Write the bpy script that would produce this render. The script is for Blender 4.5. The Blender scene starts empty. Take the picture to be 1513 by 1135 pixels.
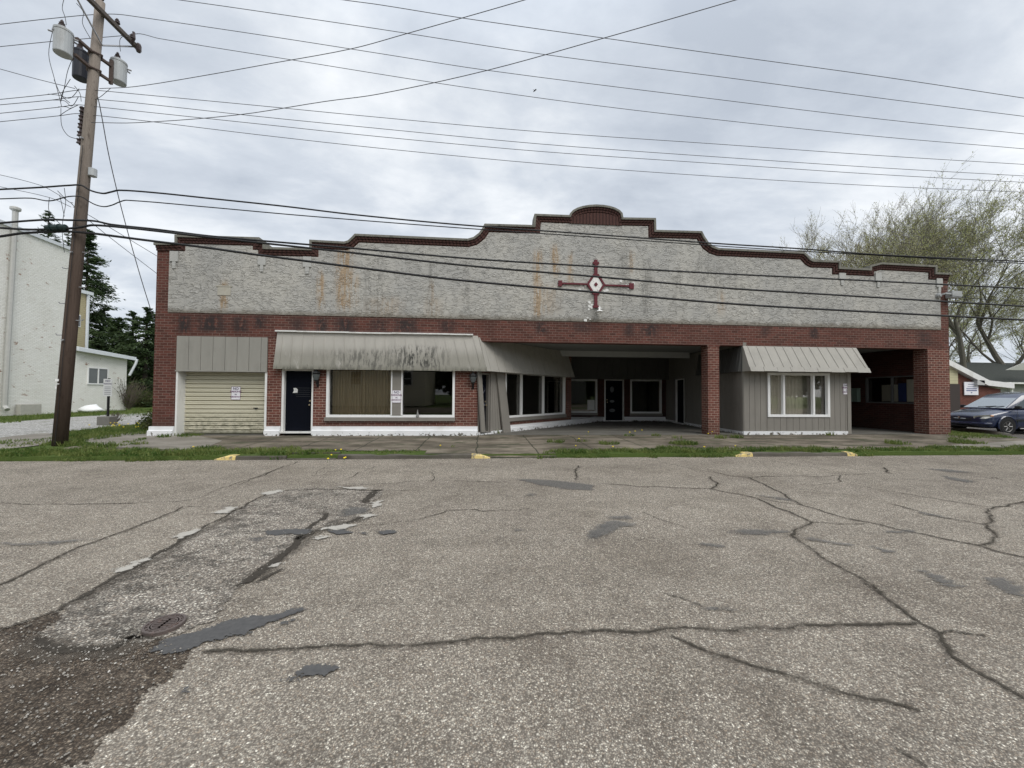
import bpy, bmesh, math, random
import numpy as np
from mathutils import Vector, Matrix, noise as mnoise
random.seed(7); RNG=np.random.default_rng(7)
sc=bpy.context.scene; COL=sc.collection
# ------------------------------------------------------------------ camera maths (photo pixels -> points in the place)
F=580.; H=1.41; TH=math.radians(4.6); PI_=math.atan(14.5/F); RO=.0067
_f=Vector((math.sin(TH)*math.cos(PI_),math.cos(TH)*math.cos(PI_),math.sin(PI_)))
_r0=Vector((math.cos(TH),-math.sin(TH),0)); _u0=_r0.cross(_f)
_r=math.cos(RO)*_r0+math.sin(RO)*_u0; _u=_r.cross(_f)
def ray(x,y): return _f+_r*((x-756.5)/F)+_u*((567.5-y)/F)
def PY(x,y,Y): d=ray(x,y); t=Y/d.y; return Vector((d.x*t,Y,H+d.z*t))
def PZ(x,y,Z): d=ray(x,y); t=(Z-H)/d.z; return Vector((d.x*t,d.y*t,Z))
def PV(x,y,A,B):  # vertical plane through plan points A,B
    n=Vector((-(B[1]-A[1]),B[0]-A[0],0)); d=ray(x,y); t=(n.x*A[0]+n.y*A[1])/(n.x*d.x+n.y*d.y)
    return Vector((d.x*t,d.y*t,H+d.z*t))
cam=bpy.data.cameras.new('camera'); co=bpy.data.objects.new('camera',cam); COL.objects.link(co)
M=Matrix((( _r.x,_u.x,-_f.x,0),(_r.y,_u.y,-_f.y,0),(_r.z,_u.z,-_f.z,H),(0,0,0,1)))
co.matrix_world=M; cam.sensor_width=36; cam.lens=F/1513*36; cam.clip_end=2000; cam.clip_start=.05
sc.camera=co
# ------------------------------------------------------------------ objects
def tag(o,label=None,cat=None,group=None,kind=None):
    for k,v in (('label',label),('category',cat),('group',group),('kind',kind)):
        if v: o[k]=v
    return o
def wl(o):
    v=Vector((0,0,0))
    while o: v+=o.location; o=o.parent
    return v
def empty(name,loc,label,cat,group=None,rz=0):
    o=bpy.data.objects.new(name,None); o.location=loc; o.rotation_euler=(0,0,rz); o.empty_display_size=.2
    COL.objects.link(o); return tag(o,label,cat,group)
def box_uv(me):
    uvl=me.uv_layers.new(name='UVMap'); n=len(me.loops)
    co=np.empty(len(me.vertices)*3); me.vertices.foreach_get('co',co); co=co.reshape(-1,3)
    uv=np.zeros((n,2))
    for p in me.polygons:
        N=p.normal
        for li in p.loop_indices:
            v=co[me.loops[li].vertex_index]
            if abs(N.z)>.85: uv[li]=(v[0],v[1])
            else:
                h=math.hypot(N.x,N.y); tx,ty=-N.y/h,N.x/h
                uv[li]=(v[0]*tx+v[1]*ty,v[2]/max(.3,h))
    uvl.data.foreach_set('uv',uv.ravel())
class MB:
    def __init__(s): s.v=[];s.f=[];s.m=[]
    def add(s,vs,fs,mi=0):
        b=len(s.v); s.v+= [tuple(v) for v in vs]; s.f+=[tuple(i+b for i in f) for f in fs]; s.m+=[mi]*len(fs); return s
    def hexa(s,p,mi=0): # p: 8 pts bottom 4 ccw, top 4 ccw
        return s.add(p,[(3,2,1,0),(4,5,6,7),(0,1,5,4),(1,2,6,5),(2,3,7,6),(3,0,4,7)],mi)
    def box(s,x0,x1,y0,y1,z0,z1,mi=0):
        return s.hexa([(x0,y0,z0),(x1,y0,z0),(x1,y1,z0),(x0,y1,z0),(x0,y0,z1),(x1,y0,z1),(x1,y1,z1),(x0,y1,z1)],mi)
    def tube(s,pts,r,k=6,mi=0,cap=True):
        pts=[Vector(p) for p in pts]; n=len(pts)
        if not hasattr(r,'__len__'): r=[r]*n
        b=len(s.v); up=None
        for i,p in enumerate(pts):
            d=(pts[min(i+1,n-1)]-pts[max(i-1,0)]).normalized()
            if up is None: up=Vector((0,0,1)) if abs(d.z)<.9 else Vector((1,0,0))
            a=d.cross(up).normalized(); c=a.cross(d).normalized(); up=c
            for j in range(k):
                t=2*math.pi*j/k; q=p+(a*math.cos(t)+c*math.sin(t))*r[i]; s.v.append(tuple(q))
        for i in range(n-1):
            for j in range(k):
                j2=(j+1)%k; s.f.append((b+i*k+j,b+i*k+j2,b+(i+1)*k+j2,b+(i+1)*k+j)); s.m.append(mi)
        if cap: s.f.append(tuple(b+j for j in range(k))[::-1]); s.f.append(tuple(b+(n-1)*k+j for j in range(k))); s.m+=[mi,mi]
        return s
    def lathe(s,c,prof,k=16,axis='z',mi=0):
        b=len(s.v); c=Vector(c)
        for r,z in prof:
            for j in range(k):
                t=2*math.pi*j/k
                d={'z':(r*math.cos(t),r*math.sin(t),z),'y':(r*math.cos(t),z,r*math.sin(t)),'x':(z,r*math.cos(t),r*math.sin(t))}[axis]
                s.v.append(tuple(c+Vector(d)))
        for i in range(len(prof)-1):
            for j in range(k):
                j2=(j+1)%k; s.f.append((b+i*k+j,b+i*k+j2,b+(i+1)*k+j2,b+(i+1)*k+j)); s.m.append(mi)
        s.f.append(tuple(b+j for j in range(k))); s.f.append(tuple(b+(len(prof)-1)*k+j for j in range(k))); s.m+=[mi,mi]
        return s
    def prism(s,poly,y0,y1,mi=0):  # poly of (x,z)
        n=len(poly); vs=[(x,y0,z) for x,z in poly]+[(x,y1,z) for x,z in poly]
        return s.add(vs,[tuple(range(n)),tuple(range(n,2*n))[::-1]]+[((i+1)%n,i,n+i,n+(i+1)%n) for i in range(n)],mi)
    def strip(s,a,b,y0,y1,mi=0): # solid strip between polylines a,b of (x,z)
        for i in range(len(a)-1):
            q=[b[i],b[i+1],a[i+1],a[i]]; s.prism(q,y0,y1,mi)
        return s
    def build(s,name,mat,parent=None,loc=None,local=False,smooth=False,bevel=0,fix=True):
        me=bpy.data.meshes.new(name); o=bpy.data.objects.new(name,me)
        off=Vector((0,0,0))
        if parent is not None and not local: off=wl(parent)
        if loc is not None: off=Vector(loc); o.location=off
        vs=s.v if local else [(v[0]-off.x,v[1]-off.y,v[2]-off.z) for v in s.v]
        me.from_pydata(vs,[],s.f); me.update()
        if fix:
            bm=bmesh.new(); bm.from_mesh(me); bmesh.ops.recalc_face_normals(bm,faces=bm.faces)
            ng=[f for f in bm.faces if len(f.verts)>4]
            if ng: bmesh.ops.triangulate(bm,faces=ng)
            else:
                pass
            bm.to_mesh(me); bm.free()
        mats=mat if isinstance(mat,(list,tuple)) else [mat]
        for m in mats: me.materials.append(m)
        if len(mats)>1 and not any(len(f)>4 for f in s.f): me.polygons.foreach_set('material_index',s.m)
        box_uv(me)
        if smooth: me.polygons.foreach_set('use_smooth',[True]*len(me.polygons))
        COL.objects.link(o)
        if parent is not None: o.parent=parent
        if bevel:
            b=o.modifiers.new('b','BEVEL'); b.width=bevel; b.segments=2; b.limit_method='ANGLE'
        return o
class Fr:
    def __init__(s,O,e):
        s.O=Vector((O[0],O[1],0)); d=Vector((e[0]-O[0],e[1]-O[1],0)); s.L=d.length; s.t=d.normalized(); s.n=Vector((s.t.y,-s.t.x,0))
    def P(s,a,o,z): return s.O+s.t*a+s.n*o+Vector((0,0,z))
    def box(s,mb,a0,a1,o0,o1,z0,z1,mi=0):
        mb.hexa([s.P(a0,o1,z0),s.P(a1,o1,z0),s.P(a1,o0,z0),s.P(a0,o0,z0),s.P(a0,o1,z1),s.P(a1,o1,z1),s.P(a1,o0,z1),s.P(a0,o0,z1)],mi); return mb
    def wall(s,mb,a0,a1,z0,z1,holes,th=.25):
        A=sorted({a0,a1}|{h[0] for h in holes}|{h[1] for h in holes}); Z=sorted({z0,z1}|{h[2] for h in holes}|{h[3] for h in holes})
        A=[a for a in A if a0<=a<=a1]; Z=[z for z in Z if z0<=z<=z1]
        def solid(i,j):
            if i<0 or j<0 or i>=len(A)-1 or j>=len(Z)-1: return False
            x=(A[i]+A[i+1])/2; z=(Z[j]+Z[j+1])/2
            return not any(h[0]<x<h[1] and h[2]<z<h[3] for h in holes)
        P=s.P
        for i in range(len(A)-1):
            for j in range(len(Z)-1):
                if not solid(i,j): continue
                l,r,b,t=A[i],A[i+1],Z[j],Z[j+1]
                mb.add([P(l,0,b),P(r,0,b),P(r,0,t),P(l,0,t)],[(0,1,2,3)])
                mb.add([P(l,-th,b),P(r,-th,b),P(r,-th,t),P(l,-th,t)],[(3,2,1,0)])
                for di,dj,q in ((-1,0,[(l,0,b),(l,0,t),(l,-th,t),(l,-th,b)]),(1,0,[(r,0,b),(r,-th,b),(r,-th,t),(r,0,t)]),(0,-1,[(l,0,b),(l,-th,b),(r,-th,b),(r,0,b)]),(0,1,[(l,0,t),(r,0,t),(r,-th,t),(l,-th,t)])):
                    if not solid(i+di,j+dj): mb.add([P(*c) for c in q],[(0,1,2,3)])
        return mb
# ------------------------------------------------------------------ material helpers
class G:
    def __init__(s,name,rough=.85,spec=.3,metal=0):
        s.mat=bpy.data.materials.new(name); s.mat.use_nodes=True; s.nt=s.mat.node_tree
        s.b=s.nt.nodes['Principled BSDF']; s.out=s.nt.nodes['Material Output']
        s.b.inputs['Roughness'].default_value=rough; s.b.inputs['Specular IOR Level'].default_value=spec; s.b.inputs['Metallic'].default_value=metal
    def N(s,t,ins=(),out=0,**kw):
        n=s.nt.nodes.new('ShaderNode'+t)
        for k,v in kw.items(): setattr(n,k,v)
        for k,v in (ins.items() if isinstance(ins,dict) else enumerate(ins)):
            if v is None: continue
            if isinstance(v,bpy.types.NodeSocket): s.nt.links.new(v,n.inputs[k])
            else:
                if isinstance(v,(tuple,list)) and n.inputs[k].type=='RGBA' and len(v)==3: v=(*v,1)
                n.inputs[k].default_value=v
        return n.outputs[out]
    def obj(s): return s.N('TexCoord',out=3)
    def uv(s): return s.N('TexCoord',out=2)
    def mp(s,v,sc=(1,1,1),loc=(0,0,0),rot=(0,0,0)): return s.N('Mapping',{0:v,1:loc,2:rot,3:sc})
    def noise(s,v,scale,det=4,rough=.55,dist=0): return s.N('TexNoise',{'Vector':v,'Scale':scale,'Detail':det,'Roughness':rough,'Distortion':dist})
    def noisec(s,v,scale,det=3): return s.N('TexNoise',{'Vector':v,'Scale':scale,'Detail':det},out=1)
    def ma(s,op,a,b=None,c=None,clamp=False): return s.N('Math',{0:a,1:b,2:c},operation=op,use_clamp=clamp)
    def mr(s,v,a,b,c=0,d=1,smooth=True): return s.N('MapRange',{0:v,1:a,2:b,3:c,4:d},interpolation_type='SMOOTHSTEP' if smooth else 'LINEAR')
    def mix(s,f,a,b,mode='MIX'):
        n=s.nt.nodes.new('ShaderNodeMix'); n.data_type='RGBA'; n.blend_type=mode
        for k,v in ((0,f),(6,a),(7,b)):
            if isinstance(v,bpy.types.NodeSocket): s.nt.links.new(v,n.inputs[k])
            else:
                if k and len(v)==3: v=(*v,1)
                n.inputs[k].default_value=v
        return n.outputs[2]
    def ramp(s,f,st,interp='LINEAR'):
        n=s.nt.nodes.new('ShaderNodeValToRGB'); s.nt.links.new(f,n.inputs[0]); e=n.color_ramp.elements; n.color_ramp.interpolation=interp
        while len(e)<len(st): e.new(.5)
        for i,(p,c) in enumerate(st): e[i].position=p; e[i].color=(*c,1) if hasattr(c,'__len__') else (c,c,c,1)
        return n.outputs[0]
    def bump(s,h,st=.5,d=.01,nrm=None): return s.N('Bump',{'Strength':st,'Distance':d,'Height':h,'Normal':nrm})
    def vor(s,v,scale,out=0,feat='F1',rnd=1): return s.N('TexVoronoi',{'Vector':v,'Scale':scale,'Randomness':rnd},out=out,feature=feat)
    def col(s,c): 
        if isinstance(c,bpy.types.NodeSocket): s.nt.links.new(c,s.b.inputs['Base Color'])
        else: s.b.inputs['Base Color'].default_value=(*c,1)
        return s
    def nrm(s,c): s.nt.links.new(c,s.b.inputs['Normal']); return s
    def rgh(s,c): s.nt.links.new(c,s.b.inputs['Roughness']); return s
    def alpha(s,a):
        t=s.N('BsdfTransparent'); m=s.nt.nodes.new('ShaderNodeMixShader'); s.nt.links.new(a,m.inputs[0]); s.nt.links.new(t,m.inputs[1]); s.nt.links.new(s.b.outputs[0],m.inputs[2]); s.nt.links.new(m.outputs[0],s.out.inputs[0]); return s
    def attr(s,n='d'): return s.N('Attribute',out=2,attribute_name=n)
    def streak(s,o,x0,w,z0,z1,sc=1):  # vertical run of stain between heights z0..z1
        sx=s.N('SeparateXYZ',{0:o},out=0); sz=s.N('SeparateXYZ',{0:o},out=2)
        m=s.mr(s.ma('ABSOLUTE',s.ma('SUBTRACT',sx,x0)),0,w,1,0)
        e=min(.5,(z1-z0)*.3)
        return s.ma('MULTIPLY',m,s.ma('MULTIPLY',s.mr(sz,z0,z0+e),s.mr(sz,z1-e,z1,1,0)))
def simple(name,c,rough=.7,var=.15,scale=6,bump=0,metal=0,spec=.3,dirt=None):
    g=G(name,rough,spec,metal); o=g.obj(); n=g.noise(o,scale,5,.6)
    a=tuple(x*(1-var) for x in c); b=tuple(min(1,x*(1+var)) for x in c)
    k=g.mix(n,a,b)
    if dirt:
        n2=g.noise(g.mp(o,(1,1,.35)),scale*.6,6,.65); k=g.mix(g.mr(n2,.5,.75,0,.7),k,dirt)
    g.col(k)
    if bump: g.nrm(g.bump(g.noise(o,scale*8,4),.4,bump))
    return g.mat
MT={}
def brick(name,c1,c2,mortar,stains=(),pitch=.085,off=0,white=False,dark=(.035,.03,.03)):
    g=G(name,.88,.2); uv=g.mp(g.uv(),loc=(off,0,0)); o=g.obj()
    n=g.nt.nodes.new('ShaderNodeTexBrick'); g.nt.links.new(uv,n.inputs['Vector'])
    n.inputs['Scale'].default_value=1; n.inputs['Brick Width'].default_value=.225; n.inputs['Row Height'].default_value=pitch; n.inputs['Mortar Size'].default_value=.007
    n.inputs['Color1'].default_value=(*c1,1); n.inputs['Color2'].default_value=(*c2,1); n.inputs['Mortar'].default_value=(*mortar,1); n.inputs['Bias'].default_value=0; n.inputs['Mortar Smooth'].default_value=.25
    c=n.outputs[0]; big=g.noise(o,.9,5,.6); c=g.mix(g.mr(big,.35,.7,0,.45),c,tuple(x*.5 for x in c1))
    c=g.mix(g.mr(g.noise(o,14,4),.55,.8,0,.35),c,mortar)
    if stains:
        st=None; sn=g.noise(g.mp(o,(5,1,1.1)),1.3,6,.7); fine=g.noise(o,9,3)
        for (x0,w,z0,z1,k) in stains:
            m=g.ma('MULTIPLY',g.streak(o,x0,w,z0,z1),k); st=m if st is None else g.ma('MAXIMUM',st,m)
        st=g.ma('MULTIPLY',st,g.mr(g.ma('ADD',sn,g.ma('MULTIPLY',fine,.6)),.65,.80)); c=g.mix(g.ma('MINIMUM',st,.9),c,dark)
    sz=g.N('SeparateXYZ',{0:o},out=2)
    c=g.mix(g.ma('MULTIPLY',g.mr(sz,.1,.75,.6,0),g.noise(o,3,5)),c,(.04,.04,.03))
    g.col(c); g.nrm(g.bump(g.ma('ADD',g.ma('SUBTRACT',1,n.outputs[1]),g.ma('MULTIPLY',g.noise(o,60,3),.4)),.6,.008))
    return g.mat
# ------------------------------------------------------------------ materials
D=13.4
FX=lambda x,y: PY(x,y,D).x
FZ=lambda x,y: PY(x,y,D).z
_st=[(FX(x,485),w,z0,3.98,k) for x,w,z0,k in ((272,.35,3.2,1),(312,.75,3.25,1),(355,.45,3.25,.9),(383,.3,3.4,.9),(475,.3,3.3,1),(510,.55,3.3,.95),(560,.5,3.35,.7),(600,.7,3.35,.9),(660,.5,3.4,.7),(800,.35,3.4,.9),(860,.9,3.55,.6),(930,.35,3.4,.7),(960,.5,3.4,.9),(1130,.3,3.5,.6),(1203,.28,3.45,1),(1365,.5,3.2,.6),(440,.4,3.3,.6))]
M_brick=brick('facade_brick',(.145,.055,.043),(.078,.034,.028),(.22,.165,.135),_st)
M_brick2=brick('pier_brick',(.178,.066,.050),(.10,.040,.032),(.40,.31,.25))
M_brickd=brick('shaded_brick',(.085,.03,.024),(.05,.02,.017),(.085,.065,.055))  # recess and tunnel brick, with the shade there put into its colours
M_brickfar=brick('far_brick',(.17,.06,.045),(.11,.04,.03),(.2,.14,.11))
def m_stucco():
    g=G('trowelled_stucco',.9,.15); o=g.obj()
    w=g.noisec(g.mp(o,(1.2,1,2.5)),1.6,3); wv=g.N('VectorMath',{0:o,1:g.N('VectorMath',{0:w,3:.24},operation='SCALE')},operation='ADD')
    r1=g.noise(g.mp(wv,(1,1,3.4)),2.6,2,.5); rd=g.ma('ABSOLUTE',g.ma('SUBTRACT',r1,.5)); ridge=g.mr(rd,0,.045,1,0)
    r2=g.noise(g.mp(wv,(1.2,1,3.2),loc=(7,0,3)),3.1,2,.5); rd2=g.ma('ABSOLUTE',g.ma('SUBTRACT',r2,.5)); ridge2=g.mr(rd2,0,.04,.8,0)
    brk=g.mr(g.noise(o,4.5,2),.36,.56,.15,1); h=g.ma('MULTIPLY',g.ma('MAXIMUM',ridge,ridge2),brk)
    hh=g.ma('ADD',g.ma('ADD',h,g.ma('MULTIPLY',r1,.7)),g.ma('MULTIPLY',g.noise(o,12,5,.7),.35))
    c=g.mix(g.mr(g.noise(g.mp(o,(.5,1,.5)),1,6,.65),.35,.68),(.375,.37,.35),(.46,.445,.405))
    c=g.mix(g.mr(g.noise(o,5,6,.7),.45,.75,0,.35),c,(.30,.295,.28))
    # thin shadow line of the trowel ridges, painted into the colour
    c=g.mix(g.ma('MULTIPLY',g.mr(h,.6,1),.20),c,(.21,.205,.19))
    sn=g.noise(g.mp(o,(7,1,.7)),1.4,5,.7)
    rust=None
    for x,y0,y1,w,k in ((510,365,462,.30,1),(475,400,460,.14,.85),(527,405,455,.12,.6),(332,416,462,.14,.9),(638,410,466,.10,.45),(795,368,474,.16,1),(820,362,412,.16,.85),(843,372,425,.12,.6),(806,420,470,.5,.35),(933,372,405,.12,.5),(566,440,470,.7,.35),(1065,430,468,.15,.4),(640,440,472,.3,.3)):
        X=FX(x,y0); z1=FZ(x,y0)+.15; z0=FZ(x,y1)-.1
        m=g.ma('MULTIPLY',g.streak(o,X,w*1.5,z0,z1),k); rust=m if rust is None else g.ma('MAXIMUM',rust,m)
    rm=g.ma('MULTIPLY',rust,g.mr(g.ma('ADD',sn,g.ma('MULTIPLY',h,.12)),.40,.60)); c=g.mix(g.ma('MINIMUM',rm,.66),c,(.34,.215,.10))
    gray=None
    for x,y0,y1,w,k in ((560,375,470,.2,.6),(543,390,470,.2,.5),(636,380,465,.1,.7),(690,385,470,.15,.5),(922,365,460,.3,.7),(955,385,475,.25,.8),(1000,400,470,.3,.5),(1045,380,440,.9,.4),(1090,390,440,.9,.35),(880,450,480,.5,.8),(1200,420,480,.8,.3),(300,380,440,1.2,.2)):
        X=FX(x,y0); z1=FZ(x,y0)+.15; z0=FZ(x,y1)-.1
        m=g.ma('MULTIPLY',g.streak(o,X,w*1.3,z0,z1),k); gray=m if gray is None else g.ma('MAXIMUM',gray,m)
    c=g.mix(g.ma('MULTIPLY',gray,g.mr(sn,.38,.6)),c,(.2,.195,.18))
    lo=g.mr(g.ma('ADD',g.N('SeparateXYZ',{0:o},out=2),g.ma('MULTIPLY',g.noise(o,4,4),.3)),4.1,4.3,.75,0); c=g.mix(lo,c,(.16,.14,.11))
    g.col(c); g.nrm(g.bump(hh,.9,.022)); return g.mat
M_stucco=m_stucco()
def m_siding(name,c,stains=0,dirtz=None):
    g=G(name,.6,.35); o=g.obj(); n=g.noise(g.mp(o,(3,3,.5)),1.5,5,.6)
    k=g.mix(n,tuple(x*.82 for x in c),tuple(x*1.12 for x in c))
    if stains:
        a=g.noise(g.mp(o,(2.6,2.6,.9)),1.1,7,.72); sz=g.N('SeparateXYZ',{0:o},out=2); sx=g.N('SeparateXYZ',{0:o},out=0)
        z=g.ma('MULTIPLY',g.mr(sz,2.1,2.4,1,.6),g.mr(sz,2.55,3.05,1,.0)); k=g.mix(g.ma('MULTIPLY',g.mr(a,.28,.46,0,.88),z),k,(.15,.145,.11))
        b=g.noise(g.mp(o,(9,9,1.6)),1.3,6,.75); bx=g.ma('MAXIMUM',g.streak(o,-2.1,1.5,2.1,3.1),g.ma('MULTIPLY',g.streak(o,-3.6,2.2,2.05,2.95),.6))
        bx=g.ma('MAXIMUM',bx,g.ma('MULTIPLY',g.mr(sz,2.1,2.33,1,0),.72)); k=g.mix(g.ma('MULTIPLY',bx,g.mr(b,.47,.56)),k,(.035,.035,.03))
    else:
        k=g.mix(g.mr(g.noise(o,1.2,6,.7),.5,.8,0,.4),k,tuple(x*.6 for x in c))
    g.col(k); g.nrm(g.bump(g.noise(g.mp(o,(30,30,2)),2,4),.3,.004)); return g.mat
GREY=(.225,.21,.185)
M_sid=m_siding('grey_siding',GREY); M_mans=m_siding('stained_mansard_panel',(.43,.41,.37),1); M_mans2=m_siding('mansard_panel',(.35,.335,.30)); M_dsid=m_siding('shaded_siding',(.085,.085,.08))  # last one is the grey siding with the recess shade put into its colour
def m_white():
    g=G('chipped_white_paint',.6,.3); o=g.obj(); n=g.noise(o,7,7,.75); sz=g.N('SeparateXYZ',{0:o},out=2)
    c=g.mix(g.noise(o,3,4),(.66,.67,.68),(.82,.82,.82)); m=g.mr(g.ma('SUBTRACT',n,g.ma('MULTIPLY',sz,1.1)),.48,.52)
    c=g.mix(m,c,(.12,.11,.09)); c=g.mix(g.mr(g.noise(o,2,5),.5,.8,0,.3),c,(.4,.38,.33)); g.col(c); return g.mat
M_whitep=m_white()
M_white=simple('white_trim_paint',(.72,.72,.70),.5,.07,5,dirt=(.45,.43,.38)); M_frame=simple('white_frame',(.78,.78,.77),.4,.05)
M_navy=simple('dark_navy_door',(.003,.004,.008),.65,.3,3,spec=.08); M_black=simple('black_iron',(.015,.015,.015),.5,.2)
M_cop=simple('weathered_coping',(.185,.18,.155),.9,.35,9,.01,dirt=(.055,.058,.045)); M_maroon=simple('maroon_paint',(.115,.022,.03),.7,.3,30)
M_cream=None
def m_cream():
    g=G('cream_garage_door_paint',.55,.3); o=g.obj(); sz=g.N('SeparateXYZ',{0:o},out=2)
    c=g.mix(g.noise(g.mp(o,(1,1,2)),1.5,4),(.56,.53,.41),(.66,.63,.50)); n=g.noise(g.mp(o,(2,1,4)),3,6,.7)
    c=g.mix(g.ma('MULTIPLY',g.mr(sz,.25,.9,1,.0),g.mr(n,.42,.62,0,.8)),c,(.19,.18,.12)); c=g.mix(g.mr(sz,.03,.16,.85,0),c,(.10,.10,.07)); g.col(c); return g.mat
M_cream=m_cream()
def m_glass(name,tint=(.92,.90,.86)):
    g=G(name); t=g.N('BsdfTransparent',{0:(*tint,1)}); gl=g.N('BsdfAnisotropic',{'Roughness':.015,'Color':(1,1,1,1)}); fr=g.N('Fresnel',{0:1.52})
    m=g.nt.nodes.new('ShaderNodeMixShader'); g.nt.links.new(g.ma('MULTIPLY',fr,.9),m.inputs[0]); g.nt.links.new(t,m.inputs[1]); g.nt.links.new(gl,m.inputs[2]); g.nt.links.new(m.outputs[0],g.out.inputs[0]); return g.mat
M_glass=m_glass('window_glass'); M_glassd=m_glass('tinted_glass',(.3,.33,.33))
M_curt=simple('olive_curtain_fabric',(.40,.35,.25),.95,.1); M_curtw=simple('grey_sheer_curtain',(.85,.85,.83),.95,.1)
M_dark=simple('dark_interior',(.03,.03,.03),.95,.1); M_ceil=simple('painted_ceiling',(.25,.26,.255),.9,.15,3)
M_roof=simple('tar_roof',(.10,.10,.10),.95,.2); M_beige=simple('beige_paint',(.55,.55,.5),.8,.08)
def M_corb():
    g=G('soldier_brick_corbel',.9,.2); uv=g.uv(); sx=g.N('SeparateXYZ',{0:uv},out=0)
    s=g.ma('ABSOLUTE',g.ma('SUBTRACT',g.ma('FRACT',g.ma('MULTIPLY',sx,8.5)),.5)); m=g.mr(s,.28,.36)
    c=g.mix(g.noise(g.obj(),12,3),(.058,.032,.028),(.10,.048,.040)); c=g.mix(g.ma('MULTIPLY',m,.8),c,(.04,.022,.02)); g.col(c); g.nrm(g.bump(g.ma('SUBTRACT',1,m),.8,.02)); return g.mat
M_corb=M_corb()
# ------------------------------------------------------------------ the building
B=empty('commercial_building',(0,D,0),'long single storey red brick building with grey stucco stepped and curved parapet','building')
prof=[(232.6,361.5),(262.8,361),(262.8,349.7),(385,353.5),(385,359.5),(393,360),(393,367.6),(460,369.3),(460,357),(510.3,359.7),(516,358),(521,353.5),(526,348.2),(691,355.4),(700,353),(708,346.8),(713,340),(716.4,333.4),(788.5,335.4),(789.8,318.9),(840.8,320.8)]
for k in range(1,12):
    a=math.pi*k/12; prof.append((879.8-39*math.cos(a),322.5-17.2*math.sin(a)**.9))
prof+=[(918.7,324.2),(966.4,325),(967,342.4),(1034.3,344.2),(1038,351.5),(1044,360.5),(1051,366),(1059.7,369),(1184.6,374.6),(1190,379.5),(1194,384),(1198.5,386.4),(1237.4,387.6),(1237.4,396.8),(1282,399),(1282,394),(1298.5,390),(1379,394.4),(1379,404.6),(1400,405.4)]
P2=[(FX(x,y),FZ(x,y)) for x,y in prof]
def offset(pl,d):
    out=[]
    for i,p in enumerate(pl):
        p=Vector(p); ns=[]
        if i>0: t=(p-Vector(pl[i-1])).normalized(); ns.append(Vector((t.y,-t.x)))
        if i<len(pl)-1: t=(Vector(pl[i+1])-p).normalized(); ns.append(Vector((t.y,-t.x)))
        n=sum(ns,Vector((0,0))).normalized(); c=max(.5,n.dot(ns[0])); out.append(tuple(p+n*d/c))
    return out
ZB=3.20; XL,XR=P2[0][0],P2[-1][0]
pw=offset(P2,.05); pw[0]=(XL,pw[0][1]); pw[-1]=(XR,pw[-1][1])
mb=MB(); mb.prism(pw+[(XR,ZB),(XL,ZB)],D,D+.34); mb.build('brick_wall',M_brick,B)
# end piers, legs of the brick front
mb=MB(); mb.box(XL,-9.72,D,D+.34,0,ZB-.001); mb.build('corner_pier',M_brick,B)
mb=MB(); mb.box(16.72,XR,D,D+.5,0,ZB-.001); mb.build('corner_pier',M_brick2,B)
mb=MB(); mb.box(8.1,8.52,D,D+.42,0,ZB-.05); mb.box(8.08,8.54,D-.01,D+.44,ZB-.05,ZB-.001); mb.build('brick_column',M_brick2,B)
# stucco panel
ps=offset(P2,.24); sl,sr=FX(248.5,462),FX(1389.5,488)
ps=[p for p in ps if sl+.01<p[0]<sr-.01]
ps=[(sl,ps[0][1] if ps[0][0]<-9.6 else FZ(248,372))]+ps+[(sr,ps[-1][1])]
ps[0]=(sl,FZ(250,371)); 
mb=MB(); mb.prism(ps+[(sr,3.93),(sl,3.955)],D-.02,D+.1); mb.build('stucco_panel',M_stucco,B)
# corbel band and coping follow the stepped outline
def band(d0,d1,y0,y1,name,mat,uvlen=True):
    a=offset(P2,d0); b=offset(P2,d1); a[0]=(XL if d0>0 else XL-.03,a[0][1]); b[0]=(XL if d0>0 else XL-.03,b[0][1]); a[-1]=(XR if d0>0 else XR+.03,a[-1][1]); b[-1]=(XR if d0>0 else XR+.03,b[-1][1])
    mb=MB(); mb.strip(a,b,y0,y1); o=mb.build(name,mat,B)
    if uvlen:
        L=[0]
        for i in range(1,len(P2)): L.append(L[-1]+math.dist(P2[i],P2[i-1]))
        uvl=o.data.uv_layers[0].data
        for p in o.data.polygons:
            s=p.index//6
            for li in p.loop_indices:
                vi=o.data.loops[li].vertex_index%8; k=vi%4
                uvl[li].uv=(L[min(s+(1 if k in(1,2) else 0),len(L)-1)],0 if k<2 else .2)
    return o
band(.05,.125,D-.075,D+.02,'corbel_band',M_corb); band(.125,.205,D-.045,D+.01,'corbel_band',M_corb)
band(-.02,.05,D-.12,D+.42,'coping',M_cop,False)
# arch tympanum
mb=MB(); ar=[(x,y) for x,y in prof[20:33]]; mb.prism([(FX(x,y)*1,FZ(x,y)-.24) for x,y in ar],D-.05,D-.021); mb.build('arched_brick_panel',M_corb,B)
# stepped plaster brackets
def bracket(px,y0,y1,w,narrow=.16):
    X=FX(px,y0); z1,z0=FZ(px,y0),FZ(px,y1); mb=MB(); mb.box(X-w/2,X+w/2,D-.06,D-.019,z0+.22,z1); mb.box(X-w/2+.07,X+w/2-.07,D-.055,D-.019,z0+.07,z0+.22); mb.box(X-.05,X+.05,D-.05,D-.019,z0,z0+.07)
    mb.build('plaster_bracket',simple('bracket_plaster',(.42,.42,.40),.9,.1,5),B)
for b_ in ((259,372,397,.24),(388,381,402,.24),(455,380,405,.26),(1243,404,422,.26),(1296,404,425,.24),(1386,412,433,.24)): bracket(*b_)
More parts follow.
